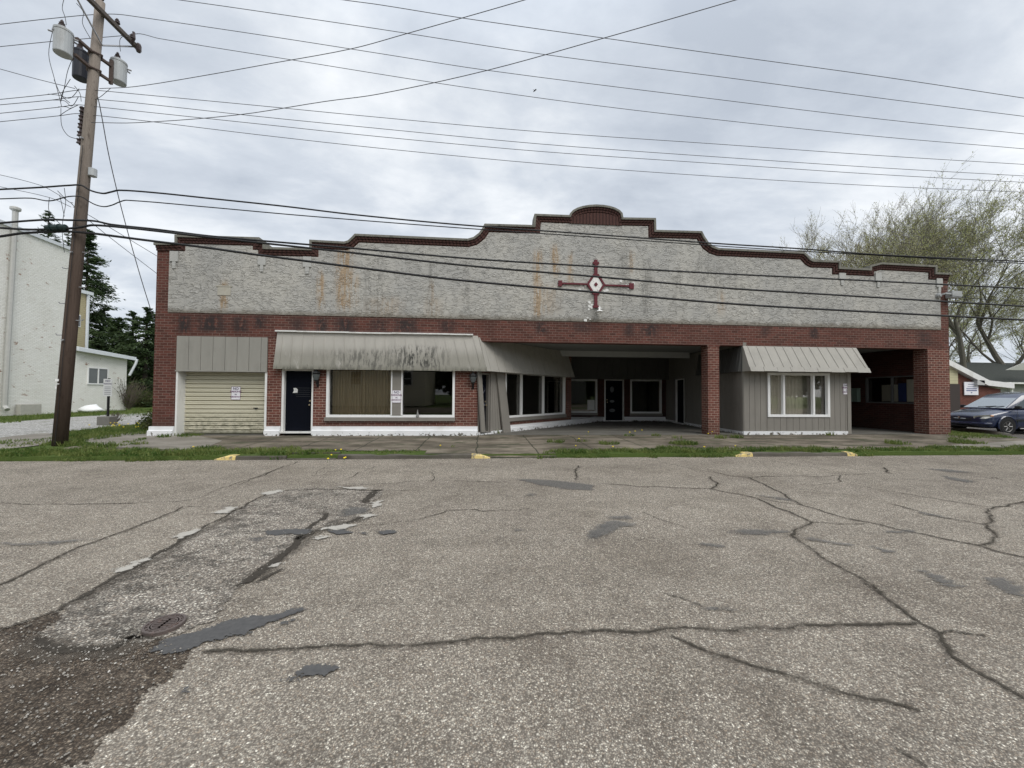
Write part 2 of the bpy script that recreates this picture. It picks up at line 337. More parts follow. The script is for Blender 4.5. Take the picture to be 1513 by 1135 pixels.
# vent, hole marks, patch
X,Z=FX(332,430),FZ(332,430); mb=MB(); mb.box(X-.2,X+.2,D-.035,D-.019,Z-.15,Z+.15); mb.box(X-.24,X+.24,D-.045,D-.03,Z+.13,Z+.165); mb.build('vent_cover',simple('vent_paint',(.42,.40,.34),.8,.2,9,dirt=(.3,.17,.07)),B)
# emblem
Ex,Ez=FX(879.8,421),FZ(879.8,421); y0,y1=D-.07,D-.019; mb=MB()
def ebox(x0,x1,z0,z1,d=0): mb.box(Ex+x0,Ex+x1,y0+d,y1,Ez+z0,Ez+z1)
ebox(-.055,.055,.33,.78);ebox(-.055,.055,-.80,-.33,.004);ebox(-1.28,-.3,-.025,.03,.002);ebox(.3,1.3,-.045,.01,.003)
ebox(-.11,.11,.72,.79,-.006);ebox(-.055,.055,.79,.87,-.003);ebox(-.1,.1,-.82,-.74,-.006)
ebox(-1.33,-1.2,-.1,.1,-.006);ebox(1.2,1.36,-.12,.08,-.006)
def ring(pts,w,yy0,yy1,m):
    n=len(pts)
    for i in range(n):
        a,b=Vector(pts[i]),Vector(pts[(i+1)%n]); m.prism([tuple(a),tuple(b),tuple(b*(1-w)),tuple(a*(1-w))],yy0,yy1)
hexp=[(-.33,0),(-.1,.36),(.1,.36),(.33,0),(.1,-.36),(-.1,-.36)]
hx=[(Ex+a,Ez+b) for a,b in hexp]
n=len(hx)
for i in range(n):
    a,b=hx[i],hx[(i+1)%n]; ai=(Ex+(a[0]-Ex)*.76,Ez+(a[1]-Ez)*.76); bi=(Ex+(b[0]-Ex)*.76,Ez+(b[1]-Ez)*.76); mb.prism([a,b,bi,ai],y0-.01,y1)
mb.prism([(Ex-.07,Ez),(Ex,Ez+.08),(Ex+.07,Ez),(Ex,Ez-.08)],y0-.004,y1)
em=mb.build('cross_emblem',M_maroon,B); em['label']='maroon raised cross with a white centred hexagon'
gw=G('flaking_white_paint',.7,.2); oo=gw.obj(); gw.col(gw.mix(gw.mr(gw.noise(oo,14,5,.7),.58,.66),(.75,.74,.71),(.2,.19,.18))); mb=MB(); mb.prism([(Ex+(a-Ex)*.74,Ez+(b-Ez)*.74) for a,b in hx],D-.055,D-.018); mb.build('emblem_center',gw.mat,em)
mb=MB()
def chips(px,py,n,s):
    for _ in range(n):
        x=FX(px,py)+random.gauss(0,s); z=FZ(px,py)+random.gauss(0,s*.9); r=random.uniform(.025,.07); k=6
        mb.prism([(x+r*random.uniform(.6,1.3)*math.cos(t*math.pi/3),z+r*random.uniform(.4,1)*math.sin(t*math.pi/3)) for t in range(k)][::-1],D-.026-random.random()*.004,D-.018)
chips(875,452,10,.08);chips(886,457,5,.05);chips(868,472,3,.05);chips(866,425,6,.1);chips(892,430,5,.06);chips(828,418,4,.05);chips(934,421,4,.05);chips(920,424,5,.15)
tag(mb.build('flaked_paint',M_white,em),kind='stuff')
mb=MB(); X,Z=FX(883,461),FZ(883,461); mb.tube([(X,D,Z+.1),(X,D-.16,Z+.12),(X,D-.22,Z+.03)],.02); mb.lathe((X,D-.22,Z-.03),[(.02,.07),(.06,.04),(.12,0),(.12,-.01)],12); mb.build('floodlight',M_white,B)
# weatherhead and brackets at right corner
mb=MB(); X,Z=17.45,FZ(1397,437); mb.box(X+.02,X+.42,D-.25,D-.03,Z-.12,Z+.12); mb.tube([(X-.3,D-.05,Z-.02),(X-.2,D-.2,Z+.02),(X+.1,D-.2,Z)],.035); mb.lathe((X-.3,D-.06,Z-.02),[(.05,-.08),(.09,-.03),(.09,.04),(.04,.07)],10,'y'); mb.build('service_bracket',simple('galvanized_box',(.35,.36,.36),.5,.2),B)
# ---- body behind the front
mb=MB(); mb.box(XL,XL+.3,D+.345,34,0,4.9); mb.box(17.3,XR,D+.505,34,0,4.9); mb.box(XL+.3,17.3,33.7,34,0,4.9); mb.build('side_walls',M_brickfar,B)
mb=MB(); mb.box(XL+.3,XR-.3,D+.345,33.69,4.5,4.62); mb.build('roof',M_roof,B)
mb=MB(); mb.box(XL+.31,17.29,17.02,33.69,3.33,3.4); mb.box(XL+.31,-.3,D+.345,17.0,3.33,3.4); mb.box(-.29,17.29,D+.345,17.0,3.34,3.4); mb.build('ceiling',M_ceil,B)
mb=MB(); mb.box(2.2,9.42,17.02,17.1,3.08,3.329); mb.build('ceiling_fascia',simple('soffit_paint',(.42,.43,.43),.8,.08),B)
# front frame of the shopfront line
Ff=Fr((0,D),(1,D))
mb=MB(); zt=ZB-.001
Ff.wall(mb,-6.93,-.12,0,zt,[(-6.47,-5.48,0,2.17),(-5.06,-.86,.60,2.27)],.3); mb.build('shopfront_wall',M_brick2,B)
# garage bay
mb=MB(); z0,z1=2.10,3.195; x=-9.715
while x<-6.95:
    w=.37; mb.box(x,min(x+w-.012,-6.94),D-.03,D+.05,z0,z1); x+=w
mb.box(-9.71,-6.94,D+.02,D+.1,z0+.003,z1-.002); mb.box(-9.73,-6.93,D-.045,D+.04,z0-.04,z0-.002); mb.build('header_panel',m_siding('header_siding',(.29,.28,.25)),B)
mb=MB(); mb.box(-9.715,-9.66,D-.02,D+.4,0,2.06); mb.build('door_jamb',M_white,B); mb=MB(); mb.box(-7.0,-6.935,D-.012,D+.4,0,2.06); mb.build('door_jamb',M_white,B)
mb=MB(); nz=15; zt2=2.06
pr=[]
for i in range(nz):
    z=i*zt2/nz; h=zt2/nz; pr+=[(-.02,z),(-.02,z+.034),(.05,z+.042),(.05,z+h*.55),(.03,z+h*.62),(.05,z+h*.69),(.05,z+h)]
pr.append((0,zt2))
for i in range(len(pr)-1):
    a,b=pr[i],pr[i+1]; mb.add([(-9.66,D+.36-a[0],a[1]),(-7.0,D+.36-a[0],a[1]),(-7.0,D+.36-b[0],b[1]),(-9.66,D+.36-b[0],b[1])],[(0,1,2,3)])
mb.box(-9.66,-7.0,D+.37,D+.4,0,2.06)
gd=mb.build('garage_door',M_cream,B,fix=False); gd['label']='ribbed cream roll up garage door'
mb=MB(); X=FX(370,602); mb.box(X-.07,X+.07,D+.29,D+.33,.86,.89); mb.tube([(X,D+.3,.88),(X,D+.27,.85),(X+.05,D+.27,.85)],.015); mb.build('door_handle',M_black,gd)
# white plinth
def plinth(fr,a0,a1,e0=0,e1=0,h=.3,base=0):
    mb=MB(); n=max(2,int((a1-a0)/.4))
    for i in range(n):
        l=a0+(a1-a0)*i/n; r=a0+(a1-a0)*(i+1)/n
        pf=[(0,base),(.13,base),(.125,base+h*.55),(.07,base+h*.62),(.065,base+h),(0,base+h)]
        vs=[fr.P(l,o,z) for o,z in pf]+[fr.P(r,o,z) for o,z in pf]
        mb.add(vs,[tuple(range(6)),tuple(range(6,12))[::-1]]+[((j+1)%6,j,6+j,6+(j+1)%6) for j in range(6)])
    return mb.build('plinth',M_whitep,B)
plinth(Ff,XL-.05,-9.72); plinth(Ff,-6.95,-6.48); plinth(Ff,-5.47,-.08)
# doors
def door(fr,s0,s1,z0,z1,mat=M_navy,jamb='both',rec=.12,style='plain',name='door',jm=None):
    mb=MB(); fr.box(mb,s0+.07,s1-.05,-rec-.05,-rec,z0,z1-.05)
    if style=='panel':
        pass
    d=mb.build(name,mat,B)
    mb=MB(); fr.box(mb,s0,s0+.07,-rec-.04,.012,z0,z1); fr.box(mb,s1-.05,s1,-rec-.04,.012,z0,z1); fr.box(mb,s0+.07,s1-.05,-rec-.04,.010,z1-.05,z1); fr.box(mb,s0,s1,-rec-.04,.10,z0-.05,z0); mb.build('door_frame',jm or M_white,d)
    mb=MB(); 
    return d
dd=door(Ff,-6.47,-5.48,.13,2.17); dd['label']='dark navy slab door with a white tag'
mb=MB(); p=PY(436,577,D+.12); mb.prism([(p.x-.07,p.z-.08),(p.x+.08,p.z-.08),(p.x+.09,p.z+.03),(p.x+.03,p.z+.09),(p.x-.05,p.z+.08),(p.x-.03,p.z)][::-1],D+.112,D+.118); mb.build('paper_tag',M_white,dd)
def knob(fr,s,o,z,par):
    mb=MB(); mb.tube([fr.P(s,o,z),fr.P(s,o+.05,z)],.014,8); mb.tube([fr.P(s,o+.05,z),fr.P(s,o+.065,z),fr.P(s,o+.09,z)],[.02,.032,.02],10); br=simple('brass',(.5,.42,.28),.35,.1,metal=.8); mb.build('door_handle',br,par); mb=MB(); mb.tube([fr.P(s,o,z+.13),fr.P(s,o+.025,z+.13)],.028,10); mb.build('lock',br,par)
knob(Ff,-5.62,-.12,1.0,dd)
mb=MB()
for k in range(5): Ff.box(mb,-6.15+.02*k,-5.62,-.12,-.112,1.55-.07*k,1.562-.07*k)
mb.build('louver_lines',simple('dark_grey_paint',(.03,.032,.036),.5),dd)
# windows
def window(fr,s0,s1,z0,z1,mull=(),fw=.06,rec=.09,mat=M_frame,glass=None,proud=.02,sill=None,name='window'):
    mb=MB(); b=lambda a0,a1,c0,c1,o0=-rec,o1=proud: fr.box(mb,a0,a1,o0,o1,c0,c1)
    b(s0,s0+fw,z0,z1); b(s1-fw,s1,z0,z1); b(s0+fw,s1-fw,z0,z0+fw,-rec,proud-.004); b(s0+fw,s1-fw,z1-fw,z1,-rec,proud-.003)
    for m in mull: b(m-fw*.38,m+fw*.38,z0+fw,z1-fw,-rec,proud-.008)
    w=mb.build(name,mat,B)
    mb=MB(); fr.box(mb,s0+.02,s1-.02,-rec-.022,-rec-.012,z0+.02,z1-.02); mb.build('pane',glass or M_glass,w)
    if sill: mb=MB(); fr.box(mb,s0-.02,s1+.02,0,proud+.05,z0-sill,z0-.003); mb.build('sill',M_sid,w)
    return w
def curtain(fr,s0,s1,z0,z1,o,mat,par,pitch=.09,amp=.035,name='curtain'):
    mb=MB(); n=int((s1-s0)/pitch*6); pts=[]; ph=0
    for i in range(n+1):
        s=s0+(s1-s0)*i/n; ph+=random.uniform(.6,1.5)*2*math.pi/6*.9; pts.append((s,o+amp*math.sin(ph)*random.uniform(.7,1.2)))
    for i in range(n):
        a,b=pts[i],pts[i+1]; mb.add([fr.P(a[0],a[1],z0),fr.P(b[0],b[1],z0),fr.P(b[0],b[1],z1),fr.P(a[0],a[1],z1)],[(0,1,2,3)])
    return mb.build(name,mat,par,fix=False,smooth=True)
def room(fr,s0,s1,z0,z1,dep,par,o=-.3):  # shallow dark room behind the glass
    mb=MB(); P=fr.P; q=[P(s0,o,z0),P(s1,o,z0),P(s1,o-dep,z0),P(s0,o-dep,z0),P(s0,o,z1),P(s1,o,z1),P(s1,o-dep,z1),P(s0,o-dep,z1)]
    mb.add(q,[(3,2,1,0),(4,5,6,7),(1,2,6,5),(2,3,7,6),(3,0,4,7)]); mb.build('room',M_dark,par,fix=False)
xa,xb=FX(579.5,600),FX(592.5,600)
w=window(Ff,-5.06,-.86,.60,2.27,(),.08); w['label']='white framed display window with olive curtain in its left half'
mb=MB()
for k in range(6): mb.box(xa,xb,D-.024,D+.08,.66+k*.265,.66+k*.265+.258)
mb.box(xa+.003,xb-.003,D-.015,D+.075,.66,2.19); mb.build('center_post',M_sid,w)
mb=MB(); mb.box(xa-.045,xa-.002,D-.03,D+.08,.672,2.19); mb.box(xb+.002,xb+.045,D-.03,D+.08,.672,2.19); mb.build('mullion',M_frame,w)
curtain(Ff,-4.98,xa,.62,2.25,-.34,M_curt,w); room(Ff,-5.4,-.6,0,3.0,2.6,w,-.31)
mb=MB(); mb.box(-5.09,-.84,D-.09,D-.003,.48,.598); mb.build('sill',M_sid,w)
# left mansard awning, turning the corner along the recess
Fd=Fr((-.1,13.4),(6.52,20.25))
def mansard(fr,s0,s1,zt,ot,zb,ob,pitch,mat,mS0=0,mS1=0,ends=(1,1),trim=True,cap=False,slant=0,name='awning'):
    mb=MB(); P=fr.P; a0b,a1b=s0-mS0,s1+mS1
    mb.hexa([P(a0b,ob,zb),P(a1b,ob,zb),P(a1b,0.01,zb),P(a0b,.01,zb),P(s0,ot,zt),P(s1,ot,zt),P(s1,.005,zt),P(s0,.005,zt)])
    n=int((s1-s0)/pitch)
    dv=(P(0,ob,zb)-P(0,ot,zt)); nn=Vector((fr.n.x,fr.n.y,(ob-ot)/max(.01,zt-zb))).normalized()
    for i in range(n+1):
        f=(i+.5)/(n+1); j=random.uniform(-.01,.01); st=s0+(s1-s0)*f+j; sb=a0b+(a1b-a0b)*(f if not slant else f)+j+slant
        r=.011; A=P(st,ot,zt); Bp=P(sb,ob,zb); t=fr.t*r
        mb.hexa([Bp-t,Bp+t,Bp+t+nn*.014,Bp-t+nn*.014,A-t,A+t,A+t+nn*.014,A-t+nn*.014])
    if trim:
        hh=.15; f=hh/(zt-zb); o2=ob+(ot-ob)*f; k0=a0b+(s0-a0b)*f; k1=a1b+(s1-a1b)*f
        L=a1b-a0b; m=max(1,int(L/.5)); 
        for i in range(m):
            l0,l1=a0b+L*i/m+.006,a0b+L*(i+1)/m-.006; jz=random.uniform(-.012,.012)
            mb.hexa([P(l0,ob+.02,zb-.012+jz),P(l1,ob+.02,zb-.012+jz),P(l1,ob,zb),P(l0,ob,zb),P(l0,o2+.018,zb+hh),P(l1,o2+.018,zb+hh),P(l1,o2,zb+hh),P(l0,o2,zb+hh)])
    return mb.build(name,mat,B)
zb=2.17
a1=mansard(Ff,-6.62,-.10,3.37,.06,zb,.22,.33,M_mans,0.03,.32); a1['label']='stained pale grey panelled mansard over the shopfront'
mb=MB(); x=-6.66
while x<-.3:
    w_=random.uniform(.5,1.2); x2=min(-.26,x+w_); jz=random.uniform(-.008,.012); mb.box(x,x2-.004,D-.14,D,3.375+jz,3.42+jz); x=x2
mb.build('metal_cap',M_white,a1)
mansard(Fd,0,5.7,3.325,.05,zb,.40,.42,M_mans2,-.053,.1,trim=False)
# ---- recess: diagonal wall
s1b=6.15
mb=MB(); Fd.wall(mb,.0,s1b,0,3.32,[(.02,.62,.05,2.14),(1.45,5.62,.52,2.24)],.25); mb.build('recess_wall',M_brick2,B)
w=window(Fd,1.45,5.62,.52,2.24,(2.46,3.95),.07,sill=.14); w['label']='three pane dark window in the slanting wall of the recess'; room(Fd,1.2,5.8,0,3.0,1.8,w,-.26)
mb=MB(); Fd.box(mb,5.35,5.55,-.4,-.3,.55,2.2); mb.build('curtain',M_curtw,w)
plinth(Fd,1.62,6.13,h=.24)
mb=MB(); Fd.box(mb,6.14,9.3,-.35,.05,0,.2); Fd.box(mb,6.14,9.3,-.35,.07,.2,.24); mb.build('ledge',M_whitep,B)
dd=door(Fd,.03,.60,.1,2.12,jm=M_sid); dd['label']='dark blue door with raised diamonds between leaning boards'
mb=MB()
for z in (.55,1.05,1.55):
    c=(.34,z)
    pts=[(-.16,0),(0,.2),(.16,0),(0,-.2)]
    for i in range(4):
        a,b=pts[i],pts[(i+1)%4]; mb.tube([Fd.P(c[0]+a[0],-.115,c[1]+a[1]),Fd.P(c[0]+b[0],-.115,c[1]+b[1])],.016,4)
mb.build('diamond_molding',simple('navy_trim',(.02,.025,.05),.4),dd); knob(Fd,.50,-.12,1.0,dd)
# leaning boards framing that door
mb=MB()
def lean(sT,sB,w,oT,oB,zT=2.16,zB=.02,th=.05):
    P=Fd.P
    mb.hexa([P(sB,oB,zB),P(sB+w,oB,zB),P(sB+w,oB-th,zB),P(sB,oB-th,zB),P(sT,oT,zT),P(sT+w,oT,zT),P(sT+w,oT-th,zT),P(sT,oT-th,zT)])
lean(.87,1.20,.42,.10,.16,zB=.0,th=.06); lean(-.09,.06,.19,.10,.16,zB=.10,th=.06)
mb.build('leaning_board',M_sid,B); mb=MB()
P=Fd.P
for k in range(4):
    f0,f1=k/4,(k+.93)/4; a=lambda f:.62+.60*f; b=lambda f:.62+.28*f
    mb.hexa([P(a(f0),.04,.1),P(a(f1),.04,.1),P(a(f1),.004,.1),P(a(f0),.004,.1),P(b(f0),.04,2.16),P(b(f1),.04,2.16),P(b(f1),.004,2.16),P(b(f0),.004,2.16)])
mb.build('grooved_panel',M_sid,B); mb=MB(); Fd.box(mb,.0,1.6,0,.10,0,.095); mb.build('threshold',M_whitep,B)

# rear wall
Fb=Fr((0,20.2),(1,20.2))
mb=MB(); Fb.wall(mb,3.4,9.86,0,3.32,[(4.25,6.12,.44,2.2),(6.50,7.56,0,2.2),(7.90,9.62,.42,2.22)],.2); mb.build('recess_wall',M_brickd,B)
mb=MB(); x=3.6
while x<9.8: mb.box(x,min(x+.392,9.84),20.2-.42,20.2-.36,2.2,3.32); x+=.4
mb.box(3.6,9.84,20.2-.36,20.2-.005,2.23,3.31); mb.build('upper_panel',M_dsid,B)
w=window(Fb,4.25,6.12,.44,2.2,(),.09,sill=.12); room(Fb,3.9,6.3,0,3,1.5,w,-.21); w['label']='dark window in the back wall with a paper notice'
p=PY(873,600,20.28); mb=MB(); mb.box(p.x-.18,p.x+.2,20.283,20.29,.6,1.12); pp=mb.build('paper_notice',M_white,w)
mb=MB()
w=window(Fb,7.90,9.62,.42,2.22,(),.09,sill=.12); room(Fb,7.7,9.7,0,3,1.5,w,-.21)
dd=door(Fb,6.50,7.56,.05,2.2); dd['label']='dark door with oval glass ornaments in the back of the recess'
mb=MB()
for px,py,rx,rz in ((904.5,575.5,.11,.16),(904.5,593,.13,.07),(904.5,606.5,.17,.09)):
    p=PY(px,py,20.3); mb=MB(); mb.prism([(p.x+rx*math.cos(t*math.pi/8),p.z+rz*math.sin(t*math.pi/8)) for t in range(16)][::-1],20.31,20.325); mb.build('oval_glass',simple('frosted_oval',(.13,.14,.15),.3),dd)
knob(Fb,6.68,-.12,1.0,dd)
plinth(Fb,3.6,6.49,h=.22); plinth(Fb,7.57,9.8,h=.24)
# right bay, side wall
Fs=Fr((9.86,20.2),(9.42,D)); 
def boards(fr,mb,a0,a1,z0,z1,holes,w=.2,o0=-.02,o1=.015,gap=.012):
    x=a0
    while x<a1-.01:
        r=min(x+w,a1); m=(x+r)/2; zs=[(z0,z1)]
        for h in holes:
            if h[0]<m<h[1]: zs=[q for s in zs for q in ((s[0],min(s[1],h[2])),(max(s[0],h[3]),s[1])) if q[1]-q[0]>.01]
        for q in zs: fr.box(mb,x+gap/2,r-gap/2,o0,o1,q[0],q[1])
        x=r
hs=[(1.15,2.15,0,2.2)]
mb=MB(); Fs.wall(mb,0,Fs.L,0,3.32,hs,.12); boards(Fs,mb,0,Fs.L,.12,3.3,hs); mb.build('bay_side_wall',M_sid,B)
dd=door(Fs,1.15,2.15,.05,2.2,rec=.08); dd['label']='dark side door in white frame'; 
mb=MB(); Fs.box(mb,2.2,Fs.L,0,.04,0,.11); Fs.box(mb,0,1.1,0,.04,0,.11); mb.build('plinth',M_whitep,B)
# right bay front
xw0,xw1=FX(1133.5,600),FX(1225,600)
hs=[(xw0,xw1,.68,2.24)]
mb=MB(); Ff.wall(mb,9.42,13.56,0,3.18,hs,.12)
boards(Ff,mb,9.43,xw0,.13,3.1,[],.21); boards(Ff,mb,xw0,xw1,.13,.66,[],.245); boards(Ff,mb,xw1,13.50,.13,3.1,[],.21)
mb.box(13.42,13.56,D-.035,D-.016,.02,2.3); mb.build('bay_front_wall',M_sid,B)
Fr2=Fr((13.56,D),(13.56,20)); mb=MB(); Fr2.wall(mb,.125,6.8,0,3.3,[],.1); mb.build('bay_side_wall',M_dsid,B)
w=window(Ff,xw0,xw1,.64,2.24,(FX(1157.5,590),FX(1201.5,590)),.09,rec=.07,proud=.05); w['label']='white three light window with grey curtains in the grey bay'
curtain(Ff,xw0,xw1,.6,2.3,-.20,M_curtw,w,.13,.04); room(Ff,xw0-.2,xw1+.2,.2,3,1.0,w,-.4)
mb=MB(); mb.box(9.40,13.42,D-.04,D-.001,0,.125); mb.build('plinth',M_whitep,B)
a2=mansard(Ff,9.40,13.80,3.19,.03,2.27,.45,.36,M_mans2,.02,.12,slant=.08); a2['label']='clean grey slanted awning over the bay window'
mansard(Fr((9.62,16.6),(9.40,D)),0,3.2,3.19,.02,2.27,.16,.36,M_dsid,0,0,trim=False)
# tunnel on the right
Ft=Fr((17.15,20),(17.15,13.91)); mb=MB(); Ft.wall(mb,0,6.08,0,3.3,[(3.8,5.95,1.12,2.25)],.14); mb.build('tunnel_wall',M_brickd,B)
Fr3=Fr((13.6,22),(17.2,22)); mb=MB(); Fr3.wall(mb,0,3.6,0,3.3,[],.1); mb.build('tunnel_back_wall',M_dark,B)
w=window(Ft,3.8,5.95,1.12,2.25,(4.9,),.05,mat=simple('dull_frame',(.12,.12,.12),.5)); room(Ft,3.6,6.05,.9,2.6,.12,w,-.142)
mb=MB(); Ft.box(mb,4.4,5.05,-.11,-.105,1.2,1.9); Ft.box(mb,5.4,5.8,-.11,-.105,1.2,2.1); mb.build('notice_board',M_beige,w)
mb=MB(); Ft.box(mb,5.08,5.38,-.11,-.104,1.2,1.95); mb.build('blue_poster',simple('blue_paper',(.05,.08,.25),.7),w)
mb=MB(); Ft.box(mb,3.0,3.55,0,.16,1.15,1.74); Ft.box(mb,2.98,3.57,0,.18,1.74,1.77); mb.build('meter_cabinet',simple('green_cabinet',(.22,.30,.26),.5),B)
# bottle on sill etc. (rests on the sill: its own thing)
p=PY(617,618,D-.05); mb=MB(); mb.lathe((p.x,D-.06,.60),[(.045,0),(.05,.03),(.04,.1),(.025,.16),(.018,.2),(.008,.26)],12)
tag(mb.build('figurine',simple('grey_figurine',(.2,.2,.19),.5,.3,30),None,loc=(p.x,D-.06,.60)),'small grey pointed figurine standing on the display window sill','figurine')
# wall lanterns
def lantern(fr,s,z,label):
    c=fr.P(s,.16,z); r=empty('wall_lantern',fr.P(s,0,z),label,'wall lantern','black carriage lanterns on the brick front')
    mb=MB(); mb.tube([fr.P(s,.0,z-.2),fr.P(s,.05,z-.28),fr.P(s,.13,z-.26),fr.P(s,.16,z-.14)],.014,6); mb.tube([fr.P(s,.005,z-.32),fr.P(s,.015,z-.32),fr.P(s,.015,z-.05),fr.P(s,.005,z-.05)],.03,6); mb.build('bracket',M_black,r)
    mb=MB(); mb.lathe(c,[(.05,-.15),(.06,-.13),(.125,.1),(.15,.11),(.14,.13),(.05,.19),(.015,.24),(.02,.26)],6); mb.build('lamp_cage',M_black,r)
    mb=MB(); mb.lathe(c,[(.064,-.11),(.122,.07)],6); o=mb.build('lamp_glass',simple('smoky_glass',(.10,.11,.11),.15),r)
    o.scale=(1.03,1.03,1)
lantern(Ff,FX(470,563),1.93,'black wall lantern between the navy door and the display window')
lantern(Ff,FX(699,567),1.90,'black wall lantern on brick at the corner of the recess')
# no parking signs
def text(s,size,mat,par,loc,fr,name='lettering',bold=0):
    cu=bpy.data.curves.new('t','FONT'); cu.body=s; cu.size=size; cu.align_x='CENTER'; cu.align_y='CENTER'; cu.extrude=.001; cu.offset=bold
    o=bpy.data.objects.new('t',cu); COL.objects.link(o); dg=bpy.context.evaluated_depsgraph_get(); me=bpy.data.meshes.new_from_object(o.evaluated_get(dg)); bpy.data.objects.remove(o)
    a=math.atan2(fr.t.y,fr.t.x); w=bpy.data.objects.new(name,me); me.materials.clear(); me.materials.append(mat); COL.objects.link(w); w.parent=par
    w.location=Vector(loc)-wl(par); w.rotation_euler=(math.radians(90),0,a); return w
M_purple=simple('sign_purple_ink',(.12,.02,.10),.5); M_bluei=simple('sign_dark_ink',(.05,.03,.10),.5)
M_sign=simple('white_sign_face',(.78,.77,.80),.4,.03)
def nopark(fr,s,z,o,w,h,label):
    r=empty('no_parking_sign',fr.P(s,o,z),label,'sign','white no parking signs on the building')
    mb=MB(); fr.box(mb,s-w/2,s+w/2,o-.004,o+.002,z-h/2,z+h/2); mb.build('sign_plate',M_sign,r)
    mb=MB(); e=.008
    for a in ((s-w/2+.004,s+w/2-.004,z+h/2-e,z+h/2-.001),(s-w/2+.004,s+w/2-.004,z-h/2+.001,z-h/2+e),(s-w/2+.001,s-w/2+e,z-h/2,z+h/2),(s+w/2-e,s+w/2-.001,z-h/2,z+h/2)): fr.box(mb,a[0],a[1],o+.001,o+.0035,a[2],a[3])
    mb.build('sign_border',M_purple,r)
    for t,sz,dz,m in (('NO',.10,.33,M_bluei),('PARKING',.075,.11,M_purple),('IN',.055,-.1,M_bluei),('DRIVEWAY',.058,-.28,M_purple)):
        text(t,sz*1.12,m,r,fr.P(s,o+.004,z+dz*h),fr,bold=.0015)
p=PY(349,581,D+.32); nopark(Ff,p.x,p.z,-.30,.29,.44,'white no parking sign on the cream garage door')
nopark(Ff,(xa+xb)/2,FZ(586,586),.034,.29,.42,'white no parking sign on the grey post of the display window')
nopark(Ff,FX(1250,575),FZ(1250,575),.022,.26,.40,'white no parking sign on the grey bay beside its window')
# ------------------------------------------------------------------ ground
def sm(t): t=max(0,min(1,t)); return t*t*(3-2*t)
def gz(x,y):
    if y<9.7: z=-.2 if y>-3.2 else -.1
    elif y<13.4: z=-.075+.07*(y-9.7)/3.7-.005
    else: z=-.01
    return z-.2*sm((x-18.2)/2)*sm((y-11.5)/2)
def m_turf():
    g=G('turf_soil',.95,.1); o=g.obj(); n=g.noise(o,2.5,6,.65); f=g.noise(o,40,4,.7)
    c=g.mix(n,(.045,.08,.018),(.11,.15,.04)); c=g.mix(g.mr(f,.45,.7,0,.5),c,(.035,.04,.015)); c=g.mix(g.mr(g.noise(o,.8,5),.58,.78,0,.4),c,(.12,.10,.06)); g.col(c); g.nrm(g.bump(f,.8,.04)); return g.mat
M_turf=m_turf()
xs=[-400,-120,-60,-35]+[-30+i*1.5 for i in range(27)]+[11,13,15,17,18,18.5,19,19.5,20,20.5,21,23,26,32,60,140,400]
ys=[-400,-60,-20,-3.25,-3.2,0,9.69,9.71,11,11.5,12,12.5,13,13.39,13.5,14,16,20,26,32,45,80,160,500]
mb=MB(); vs=[(x,y,gz(x,y)) for y in ys for x in xs]; nx=len(xs)
mb.add(vs,[(j*nx+i,j*nx+i+1,(j+1)*nx+i+1,(j+1)*nx+i) for j in range(len(ys)-1) for i in range(nx-1)])
tag(mb.build('ground',M_turf,fix=False),kind='structure')
